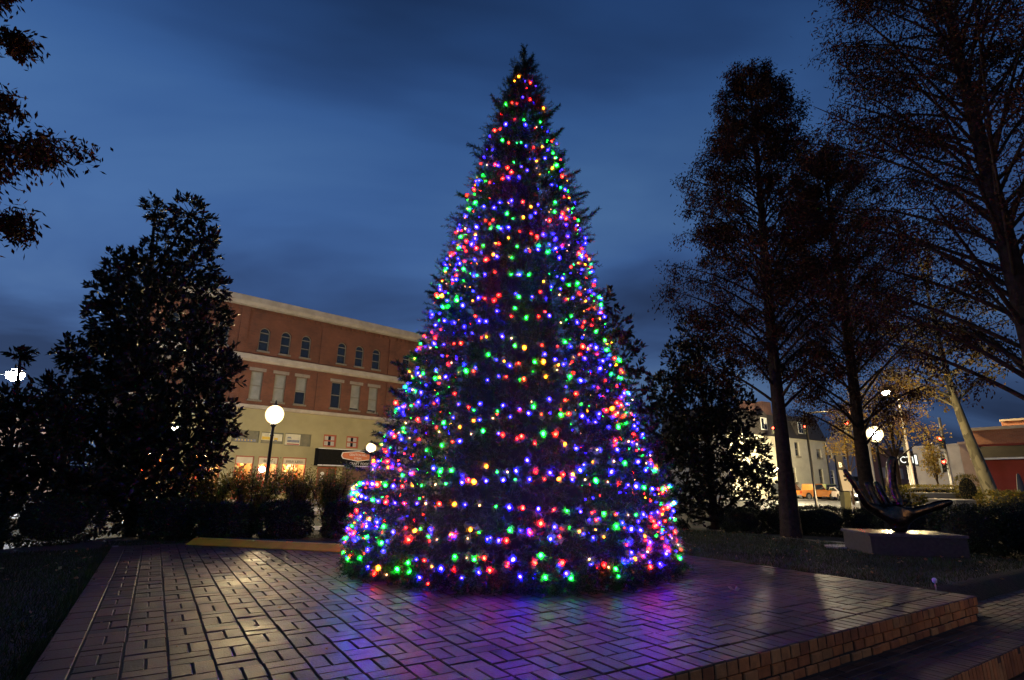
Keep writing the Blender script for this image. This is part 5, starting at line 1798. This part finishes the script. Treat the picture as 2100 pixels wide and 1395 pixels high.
t = thing('real_estate_sign', 'small slanted blue board leaning by the second cypress trunk', 'sign', (14.1, 21.2, -0.06))
mb = MB()
mb.prism([(14.02, 21.2, 0.2), (14.18, 21.2, 0.2), (14.06, 21.2, 0.95), (13.95, 21.2, 0.95)], (0, 0.03, 0))
mb.tube([(14.1, 21.25, -0.06), (14.06, 21.25, 0.3), (14.0, 21.25, 0.9)], 0.015, 6)
obj('board', mb, mat('blue board', (0.03, 0.16, 0.33), rough=0.5), t)
t['category'] = 'sign'
t.name = 'blue_board'

# ------------------------------------------------------------------ cars
M_tyre = mat('tyre rubber', (0.012, 0.012, 0.012), rough=0.8)
M_rim = mat('alloy rim', (0.5, 0.5, 0.5), rough=0.3, metal=0.9)
M_cglass = mat('car glass', (0.02, 0.022, 0.026), rough=0.05, spec=0.8)


def vehicle(name, label, cat, loc, rz, paint, kind, lights=False):
    t = thing(name, label, cat, loc, rz)
    if kind == 'pickup':
        L, Wd, wr = 5.4, 1.9, 0.40
        low = [(-2.7, 0.45), (-2.7, 1.02), (-0.55, 1.06), (1.0, 1.08), (2.45, 1.0), (2.65, 0.85), (2.68, 0.45)]
        cab = [(-0.75, 1.06), (-0.60, 1.72), (0.55, 1.76), (1.15, 1.08)]
        ax_ = (-1.7, 1.75)
    elif kind == 'suv':
        L, Wd, wr = 4.8, 1.9, 0.38
        low = [(-2.35, 0.4), (-2.4, 1.0), (-1.0, 1.05), (1.0, 1.05), (2.2, 0.95), (2.38, 0.8), (2.4, 0.4)]
        cab = [(-2.3, 1.03), (-2.0, 1.74), (0.3, 1.78), (1.1, 1.05)]
        ax_ = (-1.45, 1.5)
    else:
        L, Wd, wr = 4.6, 1.8, 0.33
        low = [(-2.25, 0.35), (-2.3, 0.85), (-1.5, 0.95), (0.9, 0.95), (2.05, 0.80), (2.28, 0.65), (2.3, 0.35)]
        cab = [(-1.75, 0.94), (-1.0, 1.40), (0.25, 1.43), (1.15, 0.94)]
        ax_ = (-1.4, 1.4)
    w2 = Wd / 2
    mb = MB()
    arch = []
    # lower body outline with wheel arches
    pts = low[:]
    under = []
    for c in sorted(ax_, reverse=True):
        under += [(c + (wr + 0.07) * math.cos(a), 0.38 + (wr + 0.05) * math.sin(a)) for a in np.linspace(0, PI, 9)]
    poly = pts + [(x, max(z, 0.35)) for x, z in under]
    mb.prism([(x, -w2, z) for x, z in poly], (0, Wd, 0))
    mb.prism([(x * 0.98, -w2 + 0.14, z) for x, z in cab], (0, Wd - 0.28, 0))
    obj('body', mb, paint, t, True)
    g = MB()
    ins = [(cab[0][0] + 0.22, cab[0][1] + 0.06), (cab[1][0] + 0.12, cab[1][1] - 0.08), (cab[2][0] - 0.05, cab[2][1] - 0.08), (cab[3][0] - 0.2, cab[3][1] + 0.06)]
    for s in (-1, 1):
        y = s * (w2 - 0.14)
        g.prism([(x, y + s * 0.002, z) for x, z in ins], (0, s * 0.012, 0))
    (x0, z0), (x1, z1) = cab[2], cab[3]
    g.prism([(x0 * 0.98 + 0.06, -w2 + 0.24, z0 - 0.04), (x0 * 0.98 + 0.06, w2 - 0.24, z0 - 0.04), (x1 * 0.98 + 0.0, w2 - 0.2, z1 + 0.06), (x1 * 0.98 + 0.0, -w2 + 0.2, z1 + 0.06)], (0.03, 0, 0.02))
    obj('windows', g, M_cglass, t, True)
    for c in ax_:
        for s in (-1, 1):
            wb = MB()
            th = np.linspace(0, 2 * PI, 19)[:-1]
            ring = [(c + wr * math.cos(q), s * (w2 - 0.2), wr + wr * math.sin(q)) for q in th]
            wb.prism(ring if s > 0 else ring, (0, s * 0.21, 0))
            wo = obj('wheel', wb, M_tyre, t, True)
            rb = MB()
            rb.prism([(c + wr * 0.62 * math.cos(q), s * (w2 + 0.012), wr + wr * 0.62 * math.sin(q)) for q in th], (0, s * 0.012, 0))
            obj('rim', rb, M_rim, wo, True)
    for s in (-1, 1):
        hb = MB()
        hb.ball((low[-2][0] + 0.01, s * (w2 - 0.28), low[-2][1] - 0.06), (0.04, 0.16, 0.085), 10, 6)
        obj('headlight', hb, emit('headlight glow', (1.0, 0.85, 0.6), 500.0) if lights else M_lens, t, True)
        tb_ = MB()
        tb_.box(low[0][0] - 0.02, low[0][0] + 0.05, s * (w2 - 0.12) - 0.1, s * (w2 - 0.12) + 0.1, 0.75, 0.95)
        obj('tail_light', tb_, mat('red tail light', (0.3, 0.01, 0.01), rough=0.3), t, True)
    bp_ = MB()
    bp_.box(low[-1][0] - 0.05, low[-1][0] + 0.08, -w2 + 0.05, w2 - 0.05, 0.40, 0.58)
    bp_.box(low[0][0] - 0.09, low[0][0] + 0.03, -w2 + 0.05, w2 - 0.05, 0.40, 0.58)
    obj('bumper', bp_, M_steel, t, True)
    return t


P_or = mat('orange car paint', (0.55, 0.20, 0.045), (0.50, 0.18, 0.04), rough=0.25, scale=1)
P_dk = mat('dark blue car paint', (0.02, 0.025, 0.04), rough=0.25, scale=1)
P_wh = mat('white car paint', (0.70, 0.62, 0.55), (0.66, 0.58, 0.52), rough=0.25, scale=1)
P_gr = mat('olive car paint', (0.32, 0.36, 0.16), (0.28, 0.32, 0.14), rough=0.3, scale=1)
vehicle('pickup_truck', 'orange pickup truck parked before the white house', 'pickup truck', (33.9, 61.8, -0.04), R_(20), P_or, 'pickup')
vehicle('parked_car', 'dark blue car parked behind the orange pickup truck', 'car', (31.4, 62.2, -0.04), R_(25), P_dk, 'suv')
vehicle('parked_car', 'pale car facing the viewer with its headlights on beside the pickup truck', 'car', (36.6, 61.0, -0.04), R_(-100), P_wh, 'sedan', True)
vehicle('parked_car', 'pale car parked right of the cream banner sign', 'car', (40.6, 63.6, -0.04), R_(30), P_wh, 'sedan')
vehicle('parked_car', 'olive car parked at the wall behind the orange pickup truck', 'car', (37.6, 65.1, -0.04), R_(32.8), P_gr, 'suv')
